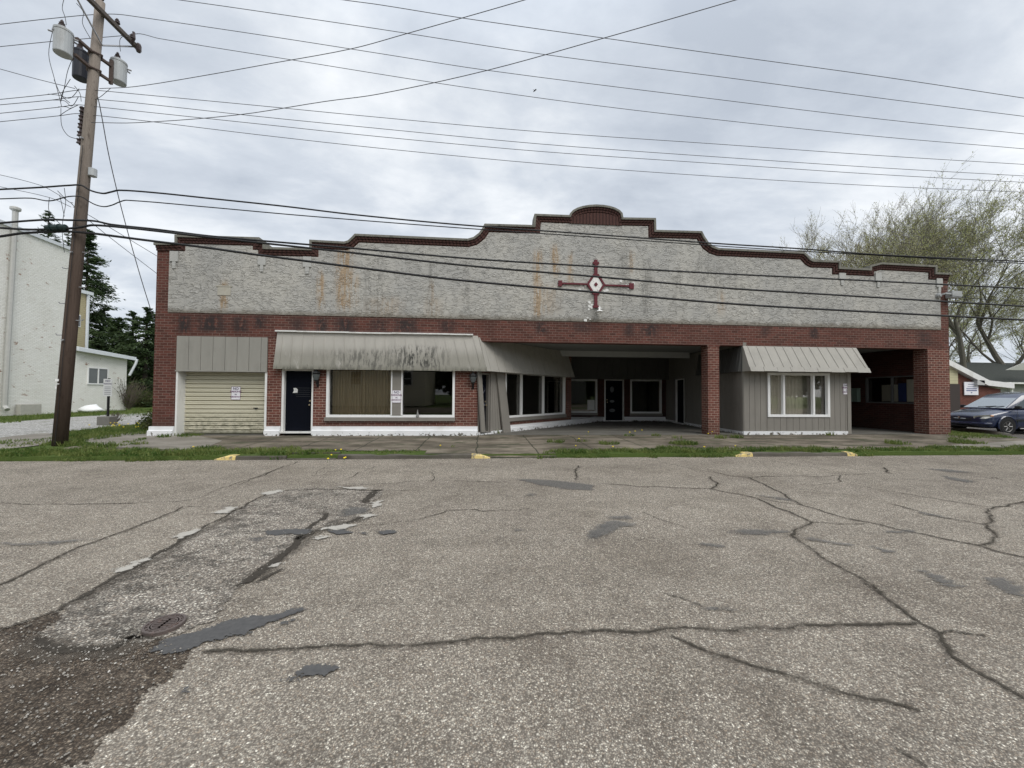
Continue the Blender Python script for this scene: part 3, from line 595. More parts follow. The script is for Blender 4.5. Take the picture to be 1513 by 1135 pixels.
def m_road(name='chip_seal_asphalt',tint=(1,1,1),dark=0,alpha=False,rough_scale=100,pale=1,gapk=.75,mot=0):
    g=G(name,.9,.25); o=g.obj(); T=lambda c: tuple(a*b*pale for a,b in zip(c,tint))
    wob=g.N('VectorMath',{0:o,1:g.N('VectorMath',{0:g.noisec(o,30,2),3:.02},operation='SCALE')},operation='ADD')
    cell=g.vor(wob,rough_scale,1); sv=g.N('SeparateColor',{0:cell},out=0); sv2=g.N('SeparateColor',{0:cell},out=1)
    d=g.vor(wob,rough_scale,0)
    c=g.ramp(sv,[(0,T((.13,.115,.10))),(.35,T((.27,.245,.215))),(.72,T((.40,.37,.33))),(.90,T((.62,.585,.52))),(1,T((.95,.92,.84)))])
    c=g.mix(g.mr(sv2,.75,1,0,.5),c,T((.34,.27,.21)))
    gap=g.mr(d,.32,.62,0,gapk); c=g.mix(gap,c,T((.06,.055,.05)))
    tr=g.noise(g.mp(o,(.04,1,1)),1.1,4,.6); c=g.mix(g.mr(tr,.40,.66,0,.26),c,g.mix(1,c,(.60,.60,.60),'MULTIPLY'))
    L=g.noise(g.mp(o,(.35,1,1)),.35,5,.6); c=g.mix(g.mr(L,.35,.7,0,.35),c,g.mix(1,c,(.62,.60,.60),'MULTIPLY'))
    m2=g.noise(o,2.2,7,.72); c=g.mix(g.mr(g.noise(g.mp(o,loc=(5,2,0)),.55,6,.7),.48,.64,0,.35),c,g.mix(1,c,(.62,.60,.57),'MULTIPLY')); c=g.mix(g.mr(m2,.42,.7,0,.55),c,g.mix(1,c,(.58,.56,.55),'MULTIPLY'))
    m3=g.noise(o,11,5,.7); c=g.mix(g.mr(m3,.5,.75,0,.45),c,g.mix(1,c,(.5,.5,.5),'MULTIPLY'))
    if mot: mm=g.noise(g.mp(o,(1,1.6,1)),3.5,7,.75); c=g.mix(g.mr(mm,.47,.60,0,.8),c,g.mix(1,c,(.36,.36,.36),'MULTIPLY')); c=g.mix(g.mr(g.noise(o,1.3,5,.7),.56,.66,0,.4),c,g.mix(1,c,(.55,.54,.53),'MULTIPLY'))
    if dark: c=g.mix(g.mr(g.noise(o,5,6,.7),.35,.6,.4,1),c,g.mix(1,c,(.42,.40,.38),'MULTIPLY'))
    g.col(c); h=g.ma('ADD',g.ma('MULTIPLY',g.mr(d,0,.65,1,0),sv),g.ma('MULTIPLY',m3,.6)); g.nrm(g.bump(h,.85,.012))
    if alpha:
        a=g.attr(); n=g.noise(o,7,6,.7); n2=g.noise(o,40,3,.6)
        v=g.ma('ADD',a,g.ma('ADD',g.ma('MULTIPLY',g.ma('SUBTRACT',n,.5),alpha*2),g.ma('MULTIPLY',g.ma('SUBTRACT',n2,.5),alpha*.9))); g.alpha(g.mr(v,-.006,.012))
    return g.mat
M_road=m_road(tint=(1.035,1,.935),pale=1.24,gapk=.72)
mb=MB(); mb.add([(-160,-3.2,-.17),(160,-3.2,-.17),(160,9.66,-.17),(-160,9.66,-.17)],[(0,1,2,3)])
road=tag(mb.build('road',M_road,fix=False),kind='structure')
def inpoly(P,poly):
    poly=np.array(poly); x,y=P[:,0],P[:,1]; ins=np.zeros(len(P),bool); dmin=np.full(len(P),1e9)
    for i in range(len(poly)):
        a,b=poly[i],poly[(i+1)%len(poly)]
        c=((a[1]>y)!=(b[1]>y)); 
        with np.errstate(divide='ignore',invalid='ignore'): xi=(b[0]-a[0])*(y-a[1])/(b[1]-a[1]+1e-12)+a[0]
        ins^=(c&(x<xi)); ab=b-a; t=np.clip(((P-a)@ab)/(ab@ab+1e-12),0,1); q=a+t[:,None]*ab; dmin=np.minimum(dmin,np.hypot(*(P-q).T))
    return np.where(ins,dmin,-dmin)
def rag(poly,amp=.10,it=3): return [tuple(p) for p in frac(list(poly)+[poly[0]],it,amp)][:-1]
def gpatch(name,poly,z,mat,parent,res=.06,marg=.15,kind=None,zf=None):
    poly=[(p[0],p[1]) for p in poly]; a=np.array(poly); x0,y0=a.min(0)-marg; x1,y1=a.max(0)+marg
    nx=max(2,int((x1-x0)/res)+1); ny=max(2,int((y1-y0)/res)+1)
    X,Y=np.meshgrid(np.linspace(x0,x1,nx),np.linspace(y0,y1,ny)); P=np.stack([X.ravel(),Y.ravel()],1); d=inpoly(P,poly)
    Z=np.array([zf(*p) for p in P])+z if zf else np.full(len(P),z)
    idx=np.arange(nx*ny).reshape(ny,nx); q=np.stack([idx[:-1,:-1],idx[:-1,1:],idx[1:,1:],idx[1:,:-1]],-1).reshape(-1,4); q=q[(d[q]>-marg).any(1)]
    used,inv=np.unique(q,return_inverse=True); q=inv.reshape(-1,4)
    me=bpy.data.meshes.new(name); me.from_pydata(np.c_[P,Z][used].tolist(),[],q.tolist()); at=me.attributes.new('d','FLOAT','POINT'); at.data.foreach_set('value',d[used].astype(np.float32))
    me.materials.append(mat); uvl=me.uv_layers.new(name='UVMap'); o=bpy.data.objects.new(name,me); COL.objects.link(o)
    if parent is not None: o.parent=parent; o.location=-wl(parent)
    return tag(o,kind=kind)
def frac(pts,it=4,amp=.07):
    pts=[Vector((p[0],p[1])) for p in pts]
    for _ in range(it):
        out=[pts[0]]
        for a,b in zip(pts,pts[1:]):
            d=b-a; n=Vector((-d.y,d.x)); 
            if d.length>.04: out.append((a+b)/2+n*random.uniform(-amp,amp))
            out.append(b)
        pts=out
    return pts
def ribbon(mbs,pts,w,z,marg=.03):
    vs,ds,fs=mbs; n=len(pts); W=w/2+marg
    for i in range(n):
        t=(pts[min(i+1,n-1)]-pts[max(0,i-1)]).normalized(); nn=Vector((-t.y,t.x)); ww=w/2*(min(1,i/3+.1,(n-1-i)/3+.1)); b=len(vs)
        k=random.uniform(.55,1.35)
        for s in (-1,0,1): q=pts[i]+nn*W*s; vs.append((q.x,q.y,z)); ds.append(ww*k if s==0 else -marg-(w/2-ww*k))
        if i: 
            for j in (0,1): fs.append((b-3+j,b-2+j,b+1+j,b+j))
def ribobj(name,mbs,mat,parent):
    me=bpy.data.meshes.new(name); me.from_pydata(mbs[0],[],mbs[1] and mbs[2]); at=me.attributes.new('d','FLOAT','POINT'); at.data.foreach_set('value',mbs[1]); me.materials.append(mat); o=bpy.data.objects.new(name,me); COL.objects.link(o); o.parent=parent; return o
def m_crack(name,c1,c2,nz,amp=.025,sc=22,soft=.006,mx=1,lf=0):
    g=G(name,.95,.1); o=g.obj(); g.col(g.mix(g.noise(o,25,4),c1,c2)); g.nrm(g.bump(g.noise(o,90,3),.7,.008)); a=g.attr(); n=g.noise(o,sc,5,.7)
    v=g.ma('ADD',a,g.ma('MULTIPLY',g.ma('SUBTRACT',n,.5),amp*2.4)); v=g.ma('ADD',v,g.ma('MULTIPLY',g.ma('SUBTRACT',g.noise(o,55,3,.7),.5),amp*.9))
    if lf: v=g.ma('ADD',v,g.ma('MULTIPLY',g.ma('SUBTRACT',g.noise(o,1.3,3),.42),lf))
    g.alpha(g.ma('MULTIPLY',g.mr(v,-soft,soft),mx)); return g.mat
M_crack=m_crack('road_crack',(.03,.027,.022),(.085,.075,.06),0,.020,20,.006,.8,.035)
M_edge=m_crack('broken_edge_shade',(.03,.027,.023),(.08,.07,.058),0,.035,9,.012,.9)
M_halo=m_crack('crack_grit',(.14,.122,.10),(.08,.07,.06),0,.06,26,.03,.45)
M_tar=m_crack('tar_patch',(.055,.055,.057),(.12,.118,.115),0,.09,8,.004)
def m_wtar():
    g=G('worn_tar',.9,.2); o=g.obj(); g.col(g.mix(g.noise(o,25,4),(.085,.084,.082),(.17,.163,.152))); a=g.attr(); n=g.noise(g.mp(o,(1,3.2,1)),5,6,.75); v=g.ma('ADD',a,g.ma('MULTIPLY',g.ma('SUBTRACT',n,.54),.42)); g.alpha(g.ma('MULTIPLY',g.mr(v,-.02,.03),.62)); return g.mat
M_tars=m_wtar()
def Q(sc,ox,oy,pts): return [(x/sc+ox,y/sc+oy) for x,y in pts]
A=lambda *p:Q(2.55,0,690,p); Bq=lambda *p:Q(2.751,350,690,p); C=lambda *p:Q(2.687,950,680,p); Dq=lambda *p:Q(2.687,950,860,p); Eq=lambda *p:Q(4.282,620,870,p)
cr=[(A((-150,128),(0,135),(140,143),(330,140),(500,138),(670,132),(760,115),(900,60),(1045,8),(1120,-20)),.022),
(A((-120,490),(0,445),(120,390),(240,330),(380,275),(500,232),(690,148)),.03),(A((690,148),(870,150)),.014),
(A((760,700),(900,695),(1040,690),(1150,683),(1275,677))+Eq((0,355),(250,335),(430,318),(600,318),(800,285),(950,278),(1150,268),(1413,275))[1:]+Dq((150,185),(370,197),(540,188),(750,175),(950,170),(1090,165)),.034),
(Dq((870,0),(960,60),(1040,120),(1110,170),(1180,205),(1200,250),(1220,290),(1300,345),(1400,395),(1513,465),(1600,510)),.03),(Dq((1180,205),(1230,197),(1360,217)),.016),
(Dq((110,215),(200,255),(380,318),(580,375),(700,410),(850,455),(960,475),(1100,515)),.032),(Dq((80,45),(200,85),(300,110),(420,130)),.016),(Dq((980,650),(1060,695),(1130,739)),.02),
(C((60,5),(150,25),(250,45),(360,65),(420,70),(560,65),(780,60),(980,55)),.025),
(C((420,70),(500,108),(560,135),(630,178),(700,198),(800,230),(900,248),(1060,285),(1200,315),(1330,340),(1400,362),(1513,387),(1600,410)),.032),
(C((-150,95),(0,107),(150,110),(270,115),(390,138),(460,155),(510,180),(580,205),(670,247),(600,280),(590,300),(640,335),(690,370),(760,415),(850,460),(950,537)),.032),
(C((460,155),(540,168),(630,178)),.02),(C((265,65),(298,93),(270,115)),.035),(C((670,247),(720,250),(900,250)),.015),(C((960,30),(965,48),(990,55)),.04),
(C((780,60),(790,85),(770,92),(600,100)),.02),(C((800,93),(950,120),(1100,145),(1370,187)),.02),
(C((1600,160),(1460,175),(1370,195),(1365,210),(1390,220),(1385,240),(1355,255),(1395,290),(1390,310),(1330,340)),.03),
(C((970,172),(1080,200),(1180,228),(1360,258),(1450,270)),.025),(C((0,207),(80,240),(170,270)),.014),
(Bq((0,75),(60,50),(165,10)),.016),(Bq((300,40),(360,0)),.016),(Bq((430,55),(560,0)),.016),(Bq((400,85),(520,72),(700,60),(850,55),(1000,60),(1100,62)),.018),
(Bq((1390,-5),(1378,30),(1380,55)),.035),(Bq((460,240),(600,235),(740,215),(860,178),(970,175),(1000,182),(1150,178),(1170,168),(1230,185)),.018),
(Bq((780,20),(800,40),(790,60)),.02),(Bq((590,95),(700,97)),.015),(C((1300,80),(1400,70),(1513,110)),.016),(C((500,0),(620,20),(760,40)),.015)]
hal=([],[],[])
for i,(px,w) in enumerate(cr):
    pts=frac([PZ(x,y,-.17) for x,y in px],6,.09); m=([],[],[]); ribbon(m,pts,w*.31 if w>=.028 else w*.42,-.1622+i*.00003,.016); ribobj('road_crack',m,M_crack,road)
    if w>=.03: ribbon(hal,pts,w*1.6,-.1655,.05)
ribobj('crack_grit',hal,M_halo,road)
def gp(px,z=-.17): return [tuple(PZ(x,y,z)[:2]) for x,y in px]
tars=[A((580,690),(640,655),(760,615),(900,580),(1000,560),(1140,535),(1145,550),(1080,570),(1010,590),(1000,605),(900,640),(830,650),(700,695),(600,712)),
[(422,998),(432,1000),(445,995),(470,988),(500,985),(503,998),(470,997),(440,1004),(428,1006)],A((697,845),(720,835),(740,848),(700,860)),A((1030,595),(1080,578),(1110,580),(1070,603)),
Bq((110,265),(285,257),(290,275),(120,282)),Bq((360,262),(530,268),(525,278),(400,275)),Bq((565,266),(655,263),(645,276),(590,275)),Bq((430,180),(470,162),(545,168),(540,190),(440,208)),
Bq((1410,285),(1450,270),(1513,283),(1500,292),(1430,297)),Bq((1470,240),(1513,228),(1513,245),(1480,258)),Bq((1385,485),(1440,485),(1435,497),(1395,498)),Bq((1125,268),(1160,252),(1185,256),(1150,270)),Bq((1080,118),(1220,110),(1210,120),(1100,124)),
C((620,310),(700,312),(830,335),(840,347),(740,335),(640,322)),C((1085,207),(1150,214),(1235,236),(1140,224)),A((0,290),(180,285),(370,272),(372,282),(200,297),(60,302),(0,302)),[(868,790),(900,770),(935,772),(938,777),(905,792),(880,797)],[(898,765),(930,762),(938,768),(905,769)]]
for i,t in enumerate(tars): gpatch('tar_patch',rag(gp(t),.12,4),-.1585+i*.0002,M_tar if i in (0,1,2,3,4,5,6) else M_tars,road,.03,.12)
for t in (Bq((1120,48),(1300,56),(1455,74),(1450,98),(1330,92),(1200,70)),C((310,295),(400,275),(580,278),(590,292),(450,300)),C((950,278),(1080,280),(1070,292),(980,292)),C((1075,425),(1180,460),(1285,515),(1230,517),(1140,480)),C((1340,475),(1420,470),(1513,500),(1513,545),(1400,520)),C((1100,33),(1200,36),(1330,52),(1220,50)),C((890,340),(1000,360),(1030,378),(960,372)),C((200,325),(300,335),(350,352),(260,350)),Dq((180,88),(330,105),(360,125),(240,112)),Bq((980,500),(1050,498),(1040,512)),C((430,135),(550,150),(640,172),(540,160)),A((900,275),(1000,268),(960,290)),C((1180,60),(1320,85),(1300,95),(1200,75))):
    gpatch('worn_tar',gp(t),-.1600,M_tars,road,.05,.15)
M_pale=m_road('crumbled_patch',tint=(1.02,1.0,.96),alpha=.10,rough_scale=70,pale=1.32,gapk=.8,mot=1); M_grit=m_road('dark_gritty_patch',tint=(.68,.61,.54),dark=1,alpha=.15,rough_scale=85,pale=1.2,gapk=.8)
patch=A((130,650),(200,600),(250,520),(380,450),(460,400),(570,340),(660,295),(760,235),(880,165),(1000,105),(1090,88))+Bq((250,88),(400,92),(590,95),(540,150),(545,190),(440,235),(330,260),(250,300),(180,370),(100,430),(0,490))+A((840,540),(780,590),(700,620),(600,650),(420,690),(250,695),(170,675))
# loose grit has raised, broken relief
gpatch('gritty_patch',rag(gp(A((-400,700),(0,620),(80,590),(200,550),(400,600),(600,640),(740,700),(660,770),(560,850),(500,930),(430,1000),(340,1070),(260,1135),(200,1200),(-500,1300))),.08,3),-.1665,M_grit,road,.08,.25)
gpatch('crumbled_patch',rag(gp(patch),.14,3),-.1635,M_pale,road,.06,.2,zf=lambda x,y:.0015*mnoise.noise(Vector((x*3,y*3,0))))
for px,w in ((A((130,650),(170,675),(250,697),(330,695),(420,690),(470,660),(540,645)),.05),(A((200,560),(250,520),(380,450),(460,405),(570,343),(660,297),(760,238)),.035),(A((760,238),(880,168),(1000,108),(1090,90),(1275,88)),.022),(Bq((0,490),(100,430),(180,370),(250,300),(330,262)),.07),(Bq((60,480),(120,450),(190,410)),.03),(Bq((330,262),(440,237),(545,192)),.035),(Bq((520,150),(545,120),(560,100),(595,95)),.10),(Bq((400,92),(480,96),(590,97)),.03),(A((0,620),(80,590),(200,550)),.03),(A((440,640),(560,650),(600,655)),.03),(Bq((250,300),(290,255),(330,225),(370,190)),.06)):
    m=([],[],[]); ribbon(m,frac([PZ(x,y,-.17) for x,y in px],5,.10),w*1.1,-.1580,.03); ribobj('broken_edge_shade',m,M_edge,road)  # broken rim ribbons; the lower rim's shadow is painted in with their dark colour
hal=([],[],[])
for px,w in ((A((125,640),(135,668),(250,708),(420,702),(560,668)),.16),(A((250,530),(460,415),(660,305),(880,180)),.10),(Bq((20,480),(180,360),(330,265),(540,200)),.14)): ribbon(hal,frac([PZ(x,y,-.17) for x,y in px],5,.08),w,-.1592,.12)
ribobj('patch_edge_dirt',hal,M_halo,road)
M_rim=m_crack('pale_rim',(.30,.28,.245),(.46,.44,.40),0,.09,14,.004)
for t in (A((420,395),(480,375),(560,345),(565,352),(500,385),(440,402)),A((800,175),(870,150),(890,155),(850,178)),A((660,265),(740,238),(745,246),(680,272)),Bq((540,150),(590,140),(590,155),(550,170)),Bq((500,205),(550,192),(570,200),(520,215)),Bq((140,400),(180,390),(190,400),(150,412)),Bq((330,262),(420,240),(480,240),(400,258)),Bq((400,85),(500,82),(560,92),(450,92)),Bq((100,108),(180,95),(190,102),(120,116)),Bq((300,292),(380,285),(330,297))):
    gpatch('pale_rim',rag(gp(t),.22,3),-.1570,M_rim,road,.03,.07)
# scattered loose stones on the broken area
vs=[];fs=[]
pp=np.array(gp(patch)); gr=np.array(gp(A((0,640),(200,560),(740,700),(560,850),(260,1135),(0,1135))))
for poly,n in ((pp,700),(gr,700),(np.array([(-3,1.2),(5,1.2),(9,6),(-6,6)]),500)):
    lo,hi=poly.min(0),poly.max(0); P=RNG.uniform(lo,hi,(n*3,2)); P=P[inpoly(P,poly)>0][:n]
    for x,y in P:
        r=random.uniform(.003,.008); b=len(vs); c=Vector((x,y,-.158+r*.2)); 
        pts=[Vector((math.cos(t)*r*random.uniform(.7,1.3),math.sin(t)*r*random.uniform(.7,1.3),0)) for t in (0,1.57,3.14,4.71)]
        vs+=[tuple(c+p) for p in pts]+[tuple(c+Vector((random.uniform(-.3,.3)*r,random.uniform(-.3,.3)*r,r*.9)))]; fs+=[(b,b+1,b+4),(b+1,b+2,b+4),(b+2,b+3,b+4),(b+3,b,b+4)]
mb=MB(); mb.v=vs; mb.f=fs; mb.m=[0]*len(fs)
g=G('loose_stone',.85,.3); cell=g.vor(g.obj(),40,1); g.col(g.ramp(g.N('SeparateColor',{0:cell},out=0),[(0,(.08,.07,.06)),(.5,(.20,.185,.16)),(.85,(.30,.28,.25)),(1,(.5,.48,.44))])); 
tag(mb.build('loose_gravel',g.mat,fix=False),'loose grit scattered over the worn patches of the road','gravel',kind='stuff')
# manhole
c=PZ(243,925,-.16); r=.115; mh=empty('manhole_cover',(c.x,c.y,-.155),'small round rusty iron cover set in the broken road patch','manhole cover')
M_iron=simple('rusty_cast_iron',(.095,.075,.068),.5,.35,30,.004,spec=.5,dirt=(.16,.10,.08))
mb=MB(); k=40; mb.lathe((c.x,c.y,-.155),[(r*1.0,-.02),(r*1.0,.012),(r*.985,.016),(r*.87,.016),(r*.86,.008),(.001,.008)],k); mb.build('rim',M_iron,mh)
mb=MB()
for rr in (.085,.07): mb.lathe((c.x,c.y,-.147),[(rr,0),(rr,.006),(rr-.008,.006),(rr-.008,0)],32)
for i in range(-2,3):
    h=math.sqrt(.06**2-(i*.022)**2) if abs(i*.022)<.06 else 0
    if h: 
        for s in (-1,1): mb.box(c.x-h if s<0 else c.x+.008,c.x-.008 if s<0 else c.x+h,c.y+i*.022-.005,c.y+i*.022+.005,-.147,-.1405)
for t in range(16): a=t*math.pi/8; mb.box(c.x+.092*math.cos(a)-.005,c.x+.092*math.cos(a)+.005,c.y+.092*math.sin(a)-.005,c.y+.092*math.sin(a)+.005,-.147,-.141)
mb.build('cast_pattern',M_iron,mh)
# ------------------------------------------------------------------ pavement, kerb, drive
def m_conc(name,c1,c2,moss=.5,alpha=0,slab=0,wet=0):
    g=G(name,.9,.25); o=g.obj(); n=g.noise(g.mp(o,(.5,1.2,1)),1.1,7,.7); c=g.mix(g.mr(n,.35,.65),c1,c2)
    c=g.mix(g.mr(g.noise(g.mp(o,(.7,1.6,1),loc=(3,0,0)),1.3,6,.72),.5,.66,0,moss),c,(.05,.055,.03)); c=g.mix(g.mr(g.noise(g.mp(o,(.4,1.5,1),loc=(9,4,0)),1.6,6,.7),.56,.7,0,.75),c,(.05,.044,.038))
    c=g.mix(g.mr(g.noise(o,2.3,7,.75),.62,.72,0,.7),c,tuple(min(1,x*1.9) for x in c2)); c=g.mix(g.mr(g.noise(o,35,3),.5,.8,0,.4),c,tuple(x*.5 for x in c1))
    if slab:
        b=g.nt.nodes.new('ShaderNodeTexBrick'); w=g.N('VectorMath',{0:o,1:g.N('VectorMath',{0:g.noisec(o,1.5,4),3:.16},operation='SCALE')},operation='ADD'); g.nt.links.new(w,b.inputs['Vector']); b.offset=0; b.inputs['Scale'].default_value=1; b.inputs['Brick Width'].default_value=1.55; b.inputs['Row Height'].default_value=1.62; b.inputs['Mortar Size'].default_value=.022; b.inputs['Mortar Smooth'].default_value=.3
        c=g.mix(g.ma('MULTIPLY',b.outputs[1],.85),c,(.022,.025,.014))
    g.col(c); g.nrm(g.bump(g.ma('ADD',g.noise(o,50,4),g.ma('MULTIPLY',n,2)),.5,.01))
    if alpha: g.alpha(g.mr(g.ma('ADD',g.attr(),g.ma('MULTIPLY',g.ma('SUBTRACT',g.noise(o,3,6,.7),.5),alpha*2)),0,.03))
    return g.mat
M_side=m_conc('dirty_sidewalk',(.07,.058,.043),(.21,.18,.14),.9,0,1); M_floor=m_conc('carport_floor',(.105,.10,.088),(.155,.148,.13),.35); M_sideL=m_conc('cracked_slab',(.17,.155,.13),(.25,.23,.20),.5,.06)
zfn=lambda x,y: gz(x,y) if y>9.72 else -.178
sw=gpatch('sidewalk',[(-10.6,13.42),(-10.6,10.5),(-1.3,10.35),(-1.3,9.84),(.0,9.84),(.12,9.64),(1.8,9.64),(1.75,10.2),(24,10.2),(24,12.6),(18.2,12.9),(17.2,13.6),(17.0,13.42)],.012,M_side,None,.12,.0,'structure',zfn)
sw.location.z=0
mb=MB()
mb.add([(-10.3,13.395,.006),(17.2,13.395,.006),(17.2,22,.006),(-10.3,22,.006)],[(0,1,2,3)]); tag(mb.build('carport_floor',M_floor,fix=False),kind='structure')
gpatch('pavement_slab',gp([(118,652),(150,646),(215,639),(262,640),(330,652),(300,663),(262,664),(165,661)],-.03),.022,M_sideL,sw,.15,.15,None,zfn)
gpatch('pavement_slab',gp([(-60,668),(0,648),(70,641),(90,648),(60,658),(0,664)],-.03),.022,M_sideL,sw,.15,.15,None,zfn)
gpatch('pavement_slab',gp([(1405,658),(1513,652),(1560,654),(1513,660),(1405,663)],-.05),.022,M_sideL,sw,.15,.12,None,zfn)
M_kerb=m_conc('kerb_concrete',(.075,.068,.057),(.135,.123,.103),.7)
def m_yel():
    g=G('worn_yellow_paint',.7,.3); o=g.obj(); m=g.mr(g.noise(o,9,6,.75),.5,.58); g.col(g.mix(m,g.mix(g.noise(o,4,3),(.58,.43,.13),(.66,.53,.24)),(.2,.18,.14))); return g.mat
M_yel=m_yel()
def kerb(xa,xb,label):
    k=None; mb=MB(); n=max(2,int((xb-xa)/.3))
    pf=[(9.63,-.2),(9.645,-.09),(9.67,-.082),(9.80,-.074),(9.82,-.2)]
    for i in range(n):
        l,r=xa+(xb-xa)*i/n,xa+(xb-xa)*(i+1)/n; vs=[]
        for x,j in ((l,i),(r,i+1)):
            random.seed(int(x*1000)%9999); jj=random.uniform(-.008,.008); vs+=[(x,y,z+(jj if z>-.15 else 0)) for y,z in pf]
        mb.add(vs,[((j+1)%5,j,5+j,5+(j+1)%5) for j in range(4)]+([(0,1,2,3,4)] if i==0 else [])+([(5,6,7,8,9)] if i==n-1 else []))
    k=tag(mb.build('kerb',M_kerb),kind='structure')
    return k
def yend(k,x0,x1,hi):  # yellow painted end dropping to the road on one side (hi: -1 left side low)
    mb=MB(); n=6
    pf=[(9.622,-.2,0),(9.635,-.10,1),(9.66,-.074,1),(9.815,-.066,1),(9.825,-.2,0)]
    for i in range(n):
        vs=[]
        for f in (i/n,(i+1)/n):
            x=x0+(x1-x0)*f; s=f if hi>0 else 1-f; h=min(1,.25+1.3*s); wob=random.uniform(-.012,.012)
            vs+=[(x,y+wob*.5,(-.17+(z+.17)*h) if q else z) for y,z,q in pf]
        mb.add(vs,[((j+1)%5,j,5+j,5+(j+1)%5) for j in range(4)]+([(0,1,2,3,4)] if i==0 else [])+([(5,6,7,8,9)] if i==n-1 else []))
    mb.build('yellow_kerb_end',M_yel,k)
RX=lambda px: PZ(px,676,-.17).x
k=kerb(RX(360),RX(432),'');yend(k,RX(333),RX(362),1); k=kerb(RX(505),RX(699),''); yend(k,RX(697),RX(724),-1)
k=kerb(RX(1116),RX(1268),''); yend(k,RX(1091),RX(1117),1); yend(k,RX(1264),RX(1282),-1)
# drain in the kerb gap
x0,x1=RX(434),RX(503); dr=empty('storm_drain',((x0+x1)/2,9.72,-.17),'broken storm drain opening in the kerb below the navy door','drain')
mb=MB(); mb.box(x0,x1,9.60,9.66,-.19,-.14); mb.box(x0,x1,9.88,9.95,-.19,-.04); mb.build('drain_frame',M_kerb,dr)
mb=MB(); 
for i in range(9): x=x0+.08+(x1-x0-.16)*i/8; mb.box(x-.018,x+.018,9.66,9.88,-.165,-.145)
mb.build('grate',M_iron,dr); mb=MB(); mb.box(x0,x1,9.66,9.88,-.185,-.175); mb.build('pit',M_dark,dr)
mb=MB(); mb.add([(-60,-15,-.085),(60,-15,-.085),(60,-3.3,-.085),(-60,-3.3,-.085)],[(0,1,2,3)]); tag(mb.build('street_yard',M_side,fix=False),kind='structure')
# gravel drive left of the building
def m_gravel():
    g=G('pale_gravel',.95,.2); o=g.obj(); cell=g.vor(o,28,1); s=g.N('SeparateColor',{0:cell},out=0); c=g.ramp(s,[(0,(.14,.135,.13)),(.5,(.30,.295,.28)),(1,(.5,.49,.47))])
    c=g.mix(g.mr(g.noise(o,1.1,6,.7),.5,.68,0,.6),c,(.12,.12,.07)); g.col(c); g.nrm(g.bump(g.noise(o,40,4),.7,.02)); g.alpha(g.mr(g.ma('ADD',g.attr(),g.ma('MULTIPLY',g.ma('SUBTRACT',g.noise(o,2,6,.7),.5),1.0)),-.02,.05)); return g.mat
gpatch('gravel_drive',[(-15.5,9.9),(-13.6,12.3),(-14.2,14.4),(-14.5,16),(-14.9,19.5),(-13,24),(-12,30),(-20,31),(-22.4,27),(-21.8,22.5),(-20.9,18.8),(-24,14),(-27,9.9)],.012,m_gravel(),None,.3,.5,'structure',zfn)
def m_lot(): return m_road('lot_asphalt',tint=(.75,.75,.76),alpha=.2,pale=.8)
gpatch('parking_lot',[(19.3,14.2),(24,12.7),(60,12.5),(60,27),(19,27)],.014,m_lot(),None,.4,.3,'structure',zfn)
mb=MB(); 
for i in range(10):
    f0,f1=i/10,(i+1)/10; a=PZ(1403+92*f0,633.5+9.5*f0**2,-.1);b=PZ(1403+92*f1,633.5+9.5*f1**2,-.1)
    mb.hexa([(a.x,a.y,-.22),(b.x,b.y,-.22),(b.x+.1,b.y+.14,-.22),(a.x+.1,a.y+.14,-.22),(a.x,a.y,-.06),(b.x,b.y,-.06),(b.x+.1,b.y+.14,-.06),(a.x+.1,a.y+.14,-.06)])
tag(mb.build('lot_kerb',simple('pale_concrete',(.38,.36,.31),.9,.2,5)),kind='structure')
# ------------------------------------------------------------------ grass blades
def m_leaf(name,a,b,sub=.25,rough=.6,sc=1.4,tr=.35,straw=0):
    g=G(name,rough,.25); o=g.obj(); n=g.N('NewGeometry',out=8) if False else g.noise(o,sc,3,.6); f=g.noise(o,23,2)
    c=g.mix(g.mr(g.ma('ADD',n,g.ma('MULTIPLY',g.ma('SUBTRACT',f,.5),.7)),.3,.7),a,b); c=g.mix(g.mr(g.noise(o,37,2),.60,.72,0,straw),c,(.27,.23,.11)) if straw else c; g.col(c)
    tl=g.N('BsdfTranslucent',{0:c}); m=g.nt.nodes.new('ShaderNodeMixShader'); m.inputs[0].default_value=tr; g.nt.links.new(g.b.outputs[0],m.inputs[1]); g.nt.links.new(tl,m.inputs[2]); g.nt.links.new(m.outputs[0],g.out.inputs[0]); return g.mat
M_grass=m_leaf('grass_blade',(.045,.10,.015),(.185,.22,.065),straw=.8)
